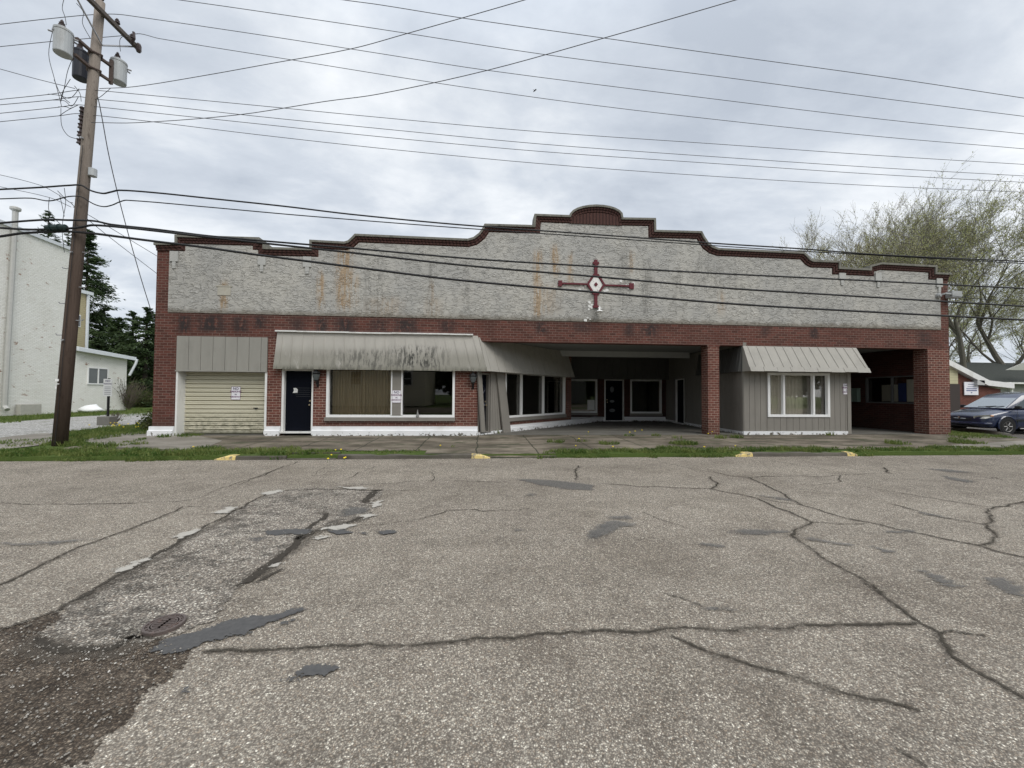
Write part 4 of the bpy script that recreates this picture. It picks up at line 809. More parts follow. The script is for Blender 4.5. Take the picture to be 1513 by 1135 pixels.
def blades(name,regions,label):
    V=[];Fc=[];nb=0
    for poly,dens,h0,h1,edge in regions:
        poly=np.array(poly); lo,hi=poly.min(0)-edge,poly.max(0)+edge; n=int((hi-lo).prod()*dens); P=RNG.uniform(lo,hi,(n,2)); d=inpoly(P,poly)
        nn=np.array([mnoise.noise(Vector((x*1.1,y*1.8,0)))+.5*mnoise.noise(Vector((x*4,y*4,3))) for x,y in P]); keep=(d+nn*edge*2.2>0)&(nn+RNG.uniform(-.5,.9,n)>-.15); P=P[keep]; nn=nn[keep]
        for (x,y),q in zip(P,nn):
            z=gz(x,y)+.002 if y>9.64 else -.17; h=random.uniform(h0,h1)*(1+.5*q); a=random.uniform(0,6.28); w=random.uniform(.006,.013); l=random.uniform(.1,.9)*h; b=random.uniform(0,6.28)
            dx,dy=math.cos(a)*w,math.sin(a)*w; lx,ly=math.cos(b)*l,math.sin(b)*l
            V+=[(x-dx,y-dy,z),(x+dx,y+dy,z),(x+dx*.7+lx*.4,y+dy*.7+ly*.4,z+h*.6),(x-dx*.7+lx*.4,y-dy*.7+ly*.4,z+h*.6),(x+lx,y+ly,z+h)]; Fc+=[(nb,nb+1,nb+2,nb+3),(nb+3,nb+2,nb+4)]; nb+=5
    me=bpy.data.meshes.new(name); me.from_pydata(V,[],Fc); me.materials.append(M_grass); o=bpy.data.objects.new(name,me); COL.objects.link(o); return tag(o,label,'grass',kind='stuff')
r1=gp([(-80,676),(0,676),(335,676),(430,674),(430,670),(430,663),(300,664),(165,663),(100,662),(60,660),(0,668),(-80,672)],-.09)
blades('grass_verge',[
 ([(-30,9.62),(RX(335),9.62),(RX(335),9.82),(-3.6,9.82),(-3.6,10.5),(-8,10.6),(-12,10.75),(-14,11.2),(-30,11.6)],1300,.04,.11,.14),
 ([(-3.6,9.82),(-1.3,9.82),(-1.6,10.2),(-3.6,10.4)],400,.02,.06,.1),
 ([(RX(797),9.64),(RX(1092),9.60),(RX(1092),9.84),(RX(1270),9.84),(RX(1270),10.3),(6,10.4),(RX(820),10.25)],1300,.035,.10,.12),
 ([(RX(1283),9.62),(22,9.60),(34,9.6),(34,10.7),(22,10.5),(RX(1283),10.3)],1000,.03,.09,.15)],'strip of uneven grass along the road edge')
blades('grass_patch',[
 (gp([(95,655),(110,648),(118,652),(165,661),(150,664),(100,662)],-.03),800,.06,.16,.15),
 (gp([(108,640),(150,634),(190,630),(231,625),(231,641),(190,645),(120,652),(105,648)],-.02),500,.05,.14,.2),
 (gp([(0,655),(80,648),(90,655),(0,662)],-.03),400,.04,.10,.2),
 (gp([(262,641),(300,640),(300,646),(268,648)],-.02),700,.03,.09,.1),(gp([(160,658),(215,648),(215,650),(170,661)],-.02),900,.03,.07,.05),
 (gp([(0,617),(100,611),(187,607),(230,604),(230,610),(110,616),(0,626)],0),110,.06,.2,.3),
 ([(-22,24),(-13,24),(-12,34),(-24,34)],60,.06,.18,.3),
 (gp([(1403,646),(1440,640),(1490,645),(1480,650),(1430,652),(1400,652)],-.1),500,.04,.10,.15),
 (gp([(1403,636),(1440,638),(1490,644),(1440,644),(1403,645)],-.15),350,.04,.10,.15)],'weedy grass beside the gravel drive and around the pole')
random.seed(11)
tufts=[(705,640,.1),(867,645,.18),(930,645,.25),(970,645,.2),(860,652,.25),(1065,648,.2),(1090,647,.25),(507,643,.18),(820,653,.3),(1225,644,.1),(670,659,.12),(240,647,.2),(205,656,.25),(1000,648,.2),(735,641,.12),(1010,655,.5),(900,655,.4),(1330,655,.4),(1430,654,.5),(560,645,.1),(452,643,.1),(650,644,.08)]
blades('weed_tuft',[([tuple((PZ(x,y,-.02)+Vector((r*math.cos(t),r*.7*math.sin(t),0)))[:2]) for t in (0,1.05,2.1,3.14,4.2,5.2)],1100,.05,.14,.04) for x,y,r in tufts],'weeds growing through cracks of the pavement')
# dandelions
M_dan=simple('dandelion_yellow',(.75,.58,.03),.8,.1); M_stem=simple('stem_green',(.08,.14,.03),.7)
def dand(x,y,label,grp):
    z=gz(x,y); h=random.uniform(.08,.15); r=random.uniform(.018,.028); t=empty('dandelion',(x,y,z),label,'flower',grp)
    mb=MB(); mb.tube([(x,y,z),(x+.01,y,z+h)],.003,4); mb.build('stem',M_stem,t)
    mb=MB(); mb.lathe((x+.01,y,z+h),[(r*.3,-.012),(r,0),(r*.95,.008),(r*.5,.018)],9); mb.build('flower_head',M_dan,t)
for i in range(26):
    p=PZ(random.uniform(125,232),random.uniform(626,640),0); p=PZ(random.uniform(120,228),634-(random.uniform(-3,6)),0) if i%2 else PZ(random.uniform(165,230),random.uniform(627,638),0); dand(p.x,p.y,'yellow dandelion in the grass left of the brick corner','dandelions left of the building')
for x,y in ((489,676),(495,673),(503,675),(508,680),(484,681),(510,676)): p=PZ(x,y,-.12); dand(p.x,p.y,'yellow dandelion beside the storm drain','dandelions at the drain')
for x,y in ((869,644),(930,644),(938,643),(1046,646),(1052,645),(855,653),(650,665),(1086,664),(948,642),(285,665),(850,664),(905,664),(1040,665)): p=PZ(x,y,-.05); dand(p.x,p.y,'yellow dandelion growing in the pavement cracks or verge before the building','dandelions before the building')
# dead leaves on the carport floor
V=[];Fc=[]
for cx,cy,n,s in ((5.4,19.3,400,.55),(8.6,19.6,500,.7),(7,17,150,2),(16,17,120,1)):
    for _ in range(n):
        x,y=random.gauss(cx,s),random.gauss(cy,s*.35); 
        if y>19.9: continue
        a=random.uniform(0,6.3); r=random.uniform(.02,.05); b=len(V); z=.012+abs(random.gauss(0,.03 if s<1 else .004))
        V+=[(x+r*math.cos(a+t),y+r*math.sin(a+t),z+random.uniform(0,.02)) for t in (0,1.4,3.1,4.6)]; Fc.append((b,b+1,b+2,b+3))
mb=MB(); mb.v=V; mb.f=Fc; mb.m=[0]*len(Fc); tag(mb.build('fallen_leaves',simple('dead_leaf',(.07,.045,.03),.9,.5,20),fix=False),'brown fallen leaves swept against the recess wall','leaves',kind='stuff')
# ------------------------------------------------------------------ left neighbours
random.seed(21)
M_wbrick=brick('white_painted_brick',(.62,.61,.55),(.56,.55,.48),(.50,.49,.44),pitch=.075)
def m_wb():
    g=G('white_painted_brick',.8,.2); uv=g.uv(); o=g.obj(); n=g.nt.nodes.new('ShaderNodeTexBrick'); g.nt.links.new(uv,n.inputs['Vector'])
    for k,v in (('Scale',1),('Brick Width',.23),('Row Height',.078),('Mortar Size',.01)): n.inputs[k].default_value=v
    n.inputs['Color1'].default_value=(.86,.855,.81,1); n.inputs['Color2'].default_value=(.80,.795,.74,1); n.inputs['Mortar'].default_value=(.70,.69,.64,1)
    c=n.outputs[0]; c=g.mix(g.mr(g.noise(o,.7,5),.45,.75,0,.25),c,(.55,.53,.46))
    m=g.ma('MULTIPLY',g.mr(g.noise(g.mp(o,(1,1,2)),2.1,7,.72),.60,.64),g.mr(g.noise(o,.35,3),.45,.6)); c=g.mix(m,c,(.33,.20,.14)); g.col(c); g.nrm(g.bump(g.ma('ADD',g.ma('SUBTRACT',1,n.outputs[1]),g.noise(o,9,4)),.8,.02)); return g.mat
M_wb=m_wb(); M_wroof=simple('white_metal_roof',(.62,.65,.68),.5,.08)
W=empty('white_brick_building',(-25.6,20,0),'tall white painted brick building with a downspout left of the pole','building')
mb=MB(); mb.hexa([(-25.2,8,-.05),(-26.6,27.6,-.05),(-45,27.6,-.05),(-45,8,-.05),(-25.2,8,10.7),(-26.6,27.6,10.5),(-45,27.6,10.5),(-45,8,10.7)]); mb.build('wall',M_wb,W)
mb=MB(); mb.hexa([(-25.1,7.9,10.7),(-26.5,27.7,10.5),(-45,27.7,10.5),(-45,7.9,10.7),(-25.1,7.9,10.9),(-26.5,27.7,10.7),(-45,27.7,10.7),(-45,7.9,10.9)]); mb.build('roof_coping',M_wroof,W)
mb=MB(); X=-26.2; Y=23.9; mb.tube([(X,Y+.15,10.8),(X,Y+.1,7.5),(X,Y,1.2),(X,Y,.55),(X+.25,Y-.1,.35)],.11,8); mb.tube([(X,Y+.15,10.7),(X,Y+.15,11.6)],.12,8); mb.lathe((X,Y+.15,11.5),[(.13,0),(.22,.08),(.22,.2),(.13,.26)],10); mb.build('downspout',simple('grey_downspout',(.42,.42,.40),.6,.15),W)
mb=MB(); c=PZ(33,612,0); mb.box(-26.3,-26.05,24.5,25.6,-.02,.62); tag(mb.build('concrete_block',simple('old_concrete',(.4,.39,.35),.9,.2,6,.01),None,loc=(-26.2,25,0),bevel=.02),'low concrete block against the white brick wall left of the pole','block')
S=empty('tan_sided_house',(-34,36,0),'tan clapboard sided house with a small window behind the white building','house')
def clap(c,pitch=.15):
    g=G('clapboard',.6,.3); o=g.obj(); z=g.N('SeparateXYZ',{0:o},out=2); f=g.ma('FRACT',g.ma('DIVIDE',z,pitch)); c2=g.mix(g.noise(o,2,4),tuple(x*.88 for x in c),c); g.col(g.mix(g.mr(f,.86,1,0,.7),c2,tuple(x*.35 for x in c))); g.nrm(g.bump(f,1,.02)); return g.mat
mb=MB(); mb.box(-42,-31,30,33.5,0,9.0); mb.build('wall',clap((.50,.43,.27)),S)
mb=MB(); mb.box(-42.2,-30.8,29.8,33.7,9.0,9.25); mb.build('roof_trim',M_wroof,S)
mb=MB(); mb.tube([(-30.93,33.4,9),(-30.93,33.4,1)],.10,6); mb.build('downspout',M_wroof,S)
mb=MB(); mb.box(-31,-30.95,32.15,32.92,6.35,7.3); wn=mb.build('window',M_frame,S); mb=MB(); mb.box(-30.95,-30.93,32.2,32.52,6.42,7.23); mb.box(-30.95,-30.93,32.55,32.87,6.42,7.23); mb.build('pane',simple('dusk_glass',(.12,.13,.14),.15,.2,2,spec=.6),wn)
Ad=empty('block_annex',(-28,29,0),'low white block annex with sloping white roof and a two pane window','annex')
mb=MB(); mb.prism([(-33,0),(-26.5,0),(-26.5,4.05),(-33,5.3)],27.75,31.7); mb.build('wall',M_wb,Ad)
mb=MB(); mb.hexa([(-33,27.72,5.3),(-26.1,27.72,4.02),(-26.1,32.0,3.75),(-33,32.0,5.0),(-33,27.72,5.55),(-26.1,27.72,4.27),(-26.1,32.0,4.0),(-33,32.0,5.25)]); mb.build('roof',M_wroof,Ad)
mb=MB(); mb.tube([(-26.05,32.0,3.85),(-26.1,31.95,3.5),(-26.35,31.75,2.6)],.08,6); mb.build('downspout',M_wroof,Ad)
mb=MB()
for a in ((28.72,30.2,1.86,1.94),(28.72,30.2,2.96,3.03),(28.72,28.79,1.94,2.96),(30.13,30.2,1.94,2.96),(29.42,29.5,1.94,2.96)): mb.box(-26.5,-26.44,a[0],a[1],a[2],a[3])
wn=mb.build('window',M_frame,Ad); mb=MB(); mb.box(-26.5,-26.47,28.79,30.13,1.94,2.96); mb.build('pane',simple('annex_glass',(.10,.11,.11),.12,.2,2,spec=.6),wn)
# white bag, post sign, fence rail
p=PZ(135,610,0); mb=MB(); mb.lathe((p.x,p.y,0),[(.3,0),(.62,.05),(.66,.2),(.45,.42),(.2,.5)],12); 
for i,v in enumerate(mb.v): q=Vector(v); k=mnoise.noise(q*2.2)*.22; mb.v[i]=(q.x*1+k,q.y+k*.5,max(0,q.z+k*.5)) 
o=mb.build('white_bag',simple('white_plastic',(.75,.76,.76),.5,.1),None,loc=(p.x,p.y,0),smooth=True); tag(o,'crumpled white bag lying on grass before the low annex','bag'); mo=o.modifiers.new('s','SUBSURF'); mo.levels=mo.render_levels=1
p=PZ(159,628,0); SG=empty('post_sign',(p.x,p.y,0),'small white notice sign on a thin post set in a concrete block','sign')
mb=MB(); mb.box(p.x-.26,p.x+.22,p.y-.2,p.y+.2,-.02,.36); mb.build('concrete_base',simple('base_concrete',(.16,.155,.14),.95,.2,8,.01),SG,bevel=.03)
mb=MB(); mb.box(p.x-.03,p.x+.03,p.y-.03,p.y+.03,.36,1.95); mb.build('post',M_black,SG)
Fp=Fr((p.x,p.y-.04),(p.x+1,p.y-.04)); mb=MB(); Fp.box(mb,-.17,.17,0,.01,1.2,1.92); sp=mb.build('sign_plate',simple('grey_sign_face',(.55,.56,.55),.5,.05),SG)
for t,sz,z in (('NO',.12,1.83),('PARKING',.075,1.71)): text(t,sz,M_bluei,sp,Fp.P(0,.012,z),Fp,bold=.001)
mb=MB(); 
for k in range(5): Fp.box(mb,-.12,.12,.01,.013,1.27+k*.075,1.295+k*.075)
mb.build('text_lines',simple('grey_ink',(.2,.2,.22),.6),sp)
mb=MB(); mb.tube([(-27,38,1.5),(-19,36,1.5),(-14,35,1.5)],.05,5); 
for x in (-25,-22,-19,-16): mb.tube([(x,36+(-19-x)*.27,0),(x,36+(-19-x)*.27,1.5)],.04,5)
tag(mb.build('rail_fence',M_frame,None,loc=(-20,36,0)),'white pipe rail fence in front of the dark evergreens','fence')
# ------------------------------------------------------------------ right neighbours
R=empty('low_brick_building',(37,26,-.2),'low dark brick building with white sloping fascia right of the main building','building')
mb=MB(); mb.prism([(30,-.3),(38.3,-.3),(38.3,2.0),(36.8,2.2),(34.0,3.55),(30,5.3)],26,32); mb.build('wall',M_brickfar,R)
mb=MB(); mb.prism([(30,5.3),(34.0,3.6),(36.9,2.25),(39.0,2.05),(39.0,2.42),(37.0,2.62),(34.0,4.0),(30,5.75)],25.7,32.2); mb.build('fascia',M_white,R)
mb=MB(); mb.box(33.2,34.75,25.93,25.99,2.35,3.6); mb.build('siding_panel',clap((.60,.56,.36),.2),R); mb=MB(); mb.box(33,34.85,25.9,25.98,-.2,2.34); mb.build('dark_doorway',simple('brown_door',(.05,.04,.035),.7),R)
mb=MB(); mb.box(36.0,36.6,25.7,25.99,2.28,2.62); mb.build('wall_box',simple('box_grey',(.45,.45,.44),.6),R)
Fg=Fr((35.2,25.93),(36.4,25.93)); mb=MB(); Fg.box(mb,0,1.12,0,.04,1.55,2.5); sg=empty('wall_sign',(35.7,25.93,1.55),'white rectangular sign with lines of lettering on the low brick building','sign'); mb.build('sign_plate',M_sign,sg)
mb=MB()
for k,(a,b,h) in enumerate(((.3,.8,.04),(.25,.9,.035),(.15,1.0,.06),(.15,1.0,.09),(.5,.62,.08))): Fg.box(mb,a,b,.04,.045,2.3-.155*k,2.3-.155*k+h)
mb.build('text_lines',simple('blue_grey_ink',(.18,.2,.32),.6),sg)
M_shing=simple('dark_shingles',(.045,.05,.045),.95,.35,5,.02)
def house(name,x0,x1,y0,y1,zw,zr,label,wallc,base=-.2,gable=None):
    h=empty(name,((x0+x1)/2,y0,base),label,'house'); mb=MB(); mb.box(x0,x1,y0,y1,base,zw); mb.build('wall',clap(wallc),h)
    ym=(y0+y1)/2; mb=MB(); mb.add([(x0-.5,y0-.5,zw-.1),(x1+.5,y0-.5,zw-.1),(x1-.5,ym,zr),(x0+.5,ym,zr),(x0-.5,y1+.5,zw-.1),(x1+.5,y1+.5,zw-.1)],[(0,1,2,3),(3,2,5,4),(0,3,4),(1,5,2),(0,4,5,1)]); mb.build('roof',M_shing,h)
    mb=MB(); mb.box(x0-.55,x1+.55,y0-.62,y0-.5,zw-.2,zw-.02); mb.build('gutter',M_white,h)
    return h
h=house('roof_house',50,80,40,50,3.1,5.8,'dark shingle roofed house beyond the parked van',(.30,.30,.27))
mb=MB(); mb.prism([(58.6,4.45),(64,4.45),(61.3,5.5)],39.2,39.35); mb.build('gable',clap((.5,.5,.46)),h); mb=MB(); mb.tube([(59.2,39.3,3),(60,39.8,2.2),(60,39.8,0)],.12,6); mb.build('downspout',M_white,h)
mb=MB(); mb.box(51.2,52.3,39.9,39.99,1.2,2.6); wn=mb.build('window',simple('dark_pane',(.04,.045,.05),.15),h)
# house across the street (seen mirrored in the shop windows)
h=house('street_house',-20,-6,-26,-16,5.2,8,'tan sided house across the street mirrored in the display windows',(.78,.73,.58),0)
for x in (-13.2,-7.9,-17.5):
    mb=MB(); mb.box(x-.6,x+.6,-15.99,-15.9,2.2,3.75); wn=mb.build('window',M_frame,h); mb=MB(); mb.box(x-.5,x+.5,-15.9,-15.88,2.3,2.95); mb.box(x-.5,x+.5,-15.9,-15.88,3.02,3.65); mb.build('pane',M_dark,wn)
h=house('street_house',2,16,-28,-18,4.2,7,'grey house across the street mirrored faintly in the windows',(.20,.20,.19),0)
mb=MB(); mb.box(7,8,-17.99,-17.9,.1,2.2); mb.build('door',M_white,h)
# ------------------------------------------------------------------ van
def van():
    a=math.radians(5); V=empty('parked_minivan',(21.75,16.15,-.2),'dark blue minivan parked on the lot behind the right brick corner','minivan',rz=math.pi-a)
    V.scale=(.97,.97,1.06)
    g=G('dark_blue_car_paint',.25,.5); g.b.inputs['Coat Weight'].default_value=.8; g.b.inputs['Coat Roughness'].default_value=.08; g.col(g.mix(g.noise(g.obj(),1.5,4),(.011,.018,.050),(.017,.027,.068))); MP=g.mat
    MG=simple('dark_car_glass',(.05,.065,.07),.06,.05,spec=.8); MW=simple('windshield_glass',(.40,.43,.44),.06,.05,metal=.7); MW.node_tree.nodes['Principled BSDF'].inputs['Coat Weight'].default_value=1; MT_=simple('tyre_rubber',(.018,.018,.018),.9); MR=simple('wheel_silver',(.32,.31,.30),.4,.2,metal=.5); MBk=simple('black_plastic',(.015,.015,.017),.5)
    MH=simple('headlight_lens',(.55,.55,.50),.12,.1,spec=.8); MA=simple('amber_lens',(.6,.25,.08),.2); MC=simple('chrome',(.7,.7,.7),.2,.05,metal=1)
    # local frame: +x forward, nose at x=0, y left/right, z up
    st=[(0.02,.60,.66,.34),(-.05,.74,.74,.28),(-.16,.86,.80,.24),(-.35,.93,.85,.22),(-.7,.965,.93,.22),(-1.05,.975,1.0,.22),(-1.3,.98,1.03,.22),(-2.4,.99,1.04,.22),(-3.6,.985,1.06,.22),(-4.4,.97,1.08,.24),(-4.7,.93,1.08,.30),(-4.78,.86,1.05,.36)]
    vs=[];fs=[]; ring=lambda x,w,t,b:[(x,0,b),(x,w*.8,b),(x,w*.97,b+.06),(x,w,b+(t-b)*.35),(x,w*1.0,b+(t-b)*.62),(x,w*.975,t-.10),(x,w*.90,t-.015),(x,w*.55,t+.03),(x,0,t+.045)]
    for s in st:
        r=ring(*s); vs+=r+[(p[0],-p[1],p[2]) for p in r[1:-1]][::-1]
    k=16
    for i in range(len(st)-1):
        for j in range(k): fs.append((i*k+j,i*k+(j+1)%k,(i+1)*k+(j+1)%k,(i+1)*k+j))
    fs+= [tuple(range(k)),tuple(range((len(st)-1)*k,len(st)*k))]
    mb=MB(); mb.add(vs,fs)
    me=bpy.data.meshes.new('body'); me.from_pydata(mb.v,[],mb.f); bm=bmesh.new(); bm.from_mesh(me); bmesh.ops.recalc_face_normals(bm,faces=bm.faces); bm.to_mesh(me); bm.free(); me.polygons.foreach_set('use_smooth',[True]*len(me.polygons)); me.materials.append(MP)
    bo=bpy.data.objects.new('body',me); COL.objects.link(bo); bo.parent=V; m=bo.modifiers.new('s','SUBSURF'); m.levels=m.render_levels=2
    gh=[(-1.0,.86,1.03),(-1.0,-.86,1.03),(-4.74,.90,1.05),(-4.74,-.90,1.05),(-2.0,.66,1.63),(-2.0,-.66,1.63),(-2.9,.71,1.75),(-2.9,-.71,1.75),(-4.35,.70,1.69),(-4.35,-.70,1.69)]
    bm=bmesh.new(); [bm.verts.new(v) for v in gh]; bmesh.ops.convex_hull(bm,input=bm.verts); me=bpy.data.meshes.new('roof'); bm.to_mesh(me); bm.free(); me.materials.append(MP); o=bpy.data.objects.new('cabin',me); COL.objects.link(o); o.parent=V; b=o.modifiers.new('b','BEVEL'); b.width=.06; b.segments=3; me.polygons.foreach_set('use_smooth',[True]*len(me.polygons))
    def panel(name,pts,mat,par=V,off=.012,bev=0):
        P=[Vector(p) for p in pts]; n=(P[1]-P[0]).cross(P[2]-P[0]).normalized()
        if n.dot((sum(P,Vector())/len(P))-Vector((-2.4,0,.9)))<0: n=-n
        mb=MB(); k=len(P); mb.add([tuple(p+n*off) for p in P]+[tuple(p-n*.02) for p in P],[tuple(range(k)),tuple(range(k,2*k))[::-1]]+[((i+1)%k,i,k+i,k+(i+1)%k) for i in range(k)])
        return mb.build(name,mat,par,local=True)
    ws=panel('windshield',[(-1.05,.80,1.06),(-1.05,-.80,1.06),(-1.98,-.62,1.60),(-1.98,.62,1.60)],MW)
    for s in (1,-1):
        mb=MB(); mb.tube([(-.98,s*.15,1.10),(-1.16,s*.15+.55,1.145)],.012,5); mb.build('wiper',MBk,V,local=True)
        for a,b_,c,d in ((-1.35,-2.25,-2.12,-2.3),(-2.32,-3.35,-2.36,-3.35),(-3.43,-4.5,-3.43,-4.25)):
            zz=1.08; side=lambda x,z: (x,s*(.875+(1.62-z)*.0-(z-1.05)*.31+.0),z)
            panel('side_window',[side(a,zz),side(b_,zz),side(d,1.56),side(c,1.52)],MG)
        # wheels
        for wx in (-.93,-3.85):
            c=(wx,s*.90,.325); mb=MB(); mb.lathe(c,[(.20,-.1),(.30,-.1),(.33,-.07),(.33,.07),(.30,.10),(.20,.10)],28,'y'); wo=mb.build('wheel',MT_,V,local=True,smooth=False)
            mb=MB(); mb.lathe(c,[(.05,s*.085),(.06,s*.1),(.19,s*.095),(.205,s*.105),(.205,s*.08)],24,'y')
            for q in range(6):
                t=q*math.pi/3; mb.tube([(wx+.04*math.cos(t),s*1.0,.325+.04*math.sin(t)),(wx+.18*math.cos(t),s*1.0,.325+.18*math.sin(t))],.022,4)
            mb.build('rim',MR,wo,local=True)
            mb=MB(); pts=[(wx+.40*math.cos(t),s*.985,.34+.40*math.sin(t)) for t in [i*math.pi/12 for i in range(-1,14)]]; mb.tube(pts,.03,5); mb.build('wheel_arch',MP,V,local=True)
            mb=MB(); mb.lathe((wx,s*.955,.34),[(.01,s*.02),(.37,s*.02),(.37,s*.035),(.01,s*.035)],24,'y'); mb.build('arch_liner',MBk,V,local=True)
        # headlights: outer lens with amber tip, wraps round the corner
        hl=[(-.03,s*.48,.635),(-.005,s*.48,.72),(-.07,s*.70,.765),(-.22,s*.885,.79),(-.36,s*.95,.78),(-.30,s*.935,.70),(-.13,s*.84,.635)]
        hb=MB(); 
        for i in range(1,len(hl)-1): pass
        cen=sum((Vector(p) for p in hl),Vector())/len(hl)+Vector((.035,s*.02,0)); hv=[tuple(Vector(p)+Vector((.035,s*.03,0))) for p in hl]+[tuple(cen)]+[tuple(Vector(p)-Vector((.05,s*.05,0))) for p in hl]; n=len(hl)
        hb.add(hv,[(i,(i+1)%n,n) for i in range(n)]+[(i,(i+1)%n,n+1+(i+1)%n,n+1+i) for i in range(n)]); ho=hb.build('headlight',MH,V,local=True)
        mb=MB(); mb.tube([(-.24,s*.945,.75),(-.33,s*.975,.75)],.025,6); mb.build('turn_signal',MA,ho,local=True)
        mb=MB(); c=Vector((-1.30,s*1.06,1.10)); mb.hexa([c+Vector(q) for q in ((-.08,-.11,-.07),(.05,-.11,-.07),(.05,.11,-.07),(-.08,.11,-.07),(-.07,-.10,.07),(.03,-.10,.07),(.03,.10,.07),(-.07,.10,.07))]); mb.build('side_mirror',MBk,V,local=True,bevel=.03)
        mb=MB(); mb.hexa([(-1.25,s*.985-.005,.56),(-3.3,s*.985-.005,.56),(-3.3,s*.985+.025*s,.56),(-1.25,s*.985+.025*s,.56),(-1.25,s*.985-.005,.62),(-3.3,s*.985-.005,.62),(-3.3,s*.985+.025*s,.62),(-1.25,s*.985+.025*s,.62)]); mb.build('side_molding',MBk,V,local=True)
        mb=MB(); mb.tube([(-1.45,s*1.0,.25),(-3.3,s*1.0,.25)],.025,6); mb.build('sill_trim',MR,V,local=True)
        for wx in (-1.38,-2.42): mb=MB(); mb.tube([(wx,s*.985,.35),(wx,s*1.0,.7),(wx,s*.97,1.02)],.006,4); mb.build('door_gap',MBk,V,local=True)
    mb=MB()
    for z in (.545,.585,.625,.665): mb.tube([(-.03,-.5,z+.0),(.065,-.25,z),(.075,0,z),(.065,.25,z),(-.03,.5,z)],.010,5)
    mb.build('grille',MBk,V,local=True)
    mb=MB(); mb.tube([(-.01,-.42,.61),(.07,-.22,.61),(.085,0,.61),(.07,.22,.61),(-.01,.42,.61)],.008,5); mb.build('grille_trim',MC,V,local=True)
    mb=MB(); mb.add([(.1,0,.68),(.1,.06,.70),(.1,.035,.64),(.1,0,.60),(.1,-.035,.64),(.1,-.06,.70),(.08,0,.68),(.08,.06,.70),(.08,.035,.64),(.08,0,.60),(.08,-.035,.64),(.08,-.06,.70)],[(0,1,2,3,4,5),(11,10,9,8,7,6)]+[((i+1)%6,i,6+i,6+(i+1)%6) for i in range(6)]); mb.build('emblem',MC,V,local=True)
    mb=MB(); mb.tube([(-.28,-.95,.42),(-.10,-.84,.42),(.03,-.5,.42),(.065,0,.42),(.03,.5,.42),(-.10,.84,.42),(-.28,.95,.42)],[.04,.055,.06,.06,.06,.055,.04],8); mb.build('bumper_molding',MP,V,local=True)
    mb=MB(); mb.tube([(-.08,-.62,.30),(.01,-.3,.30),(.02,0,.30),(.01,.3,.30),(-.08,.62,.30)],.045,6); mb.build('air_intake',MBk,V,local=True)
van()
# ------------------------------------------------------------------ trees
def branchtree(name,label,base,height,seed,lean=(0,0),trunk_r=.45,levels=5,leafc=((.27,.29,.11),(.48,.48,.22)),leaves=26000,lsize=.06,group=None,spread=.75,fork=.25,wind=(.25,0),lv=.8,dark=(.13,.12,.10)):
    rnd=random.Random(seed); t=empty(name,base,label,'tree',group); mb=MB(); tips=[]
    def br(p,d,L,r,lev):
        n=5 if lev<2 else 4; pts=[p]; rad=[r]; q=Vector(p); dd=Vector(d)
        for i in range(n):
            dd=(dd+Vector((rnd.gauss(0,.13),rnd.gauss(0,.13),rnd.gauss(.07,.08)))+Vector((wind[0],wind[1],0))*.12*lev).normalized(); q=q+dd*L/n; pts.append(q.copy()); rad.append(r*(1-.62*(i+1)/n))
        mb.tube(pts,rad,8 if lev==0 else 5 if lev<3 else 3,cap=False)
        if lev>=levels-2: tips.extend([(pts[i],pts[i+1]) for i in range(len(pts)-1)])
        if lev<levels:
            nb=rnd.randint(3,4) if lev<levels-1 else rnd.randint(3,5)
            if lev==0: nb=6
            for k in range(nb):
                f=rnd.uniform(fork if lev==0 else .3,1) if k else 1; x=f*n; i=min(n-1,int(x)); s=pts[i].lerp(pts[i+1],x-i); az=rnd.uniform(0,6.28); sp=rnd.uniform(.35,1)*spread; up=(pts[i+1]-pts[i]).normalized()
                u=up.orthogonal().normalized(); v=up.cross(u); nd=(up*math.cos(sp)+(u*math.cos(az)+v*math.sin(az))*math.sin(sp)).normalized()
                br(s,nd,L*rnd.uniform(.58,.85)*(1.0 if lev else .8),max(.014,rad[i]*rnd.uniform(.45,.7)),lev+1)
    br(Vector(base),Vector((lean[0],lean[1],1)).normalized(),height*.42,trunk_r,0)
    zmax=float(np.percentile([v[2] for v in mb.v],98.3))-base[2]; s=height/zmax; b=Vector(base); sc_=lambda v: tuple(b+(Vector(v)-b)*s)
    mb.v=[sc_(v) for v in mb.v]; mb.build('trunk',simple('grey_bark',dark,.95,.3,6),t,fix=False)
    nt=len(tips); R=np.random.default_rng(seed); A_=np.array([sc_(a) for a,_ in tips]); B_=np.array([sc_(c) for _,c in tips]); w=R.random(nt)**1.5; w/=w.sum(); idx=R.choice(nt,leaves,p=w); f=R.random((leaves,1)); C_=A_[idx]*(1-f)+B_[idx]*f+R.normal(0,.11,(leaves,3))
    leafmesh('foliage',C_,lsize,m_leaf('young_leaf',leafc[0],leafc[1],sc=.5),t,R)
    return t
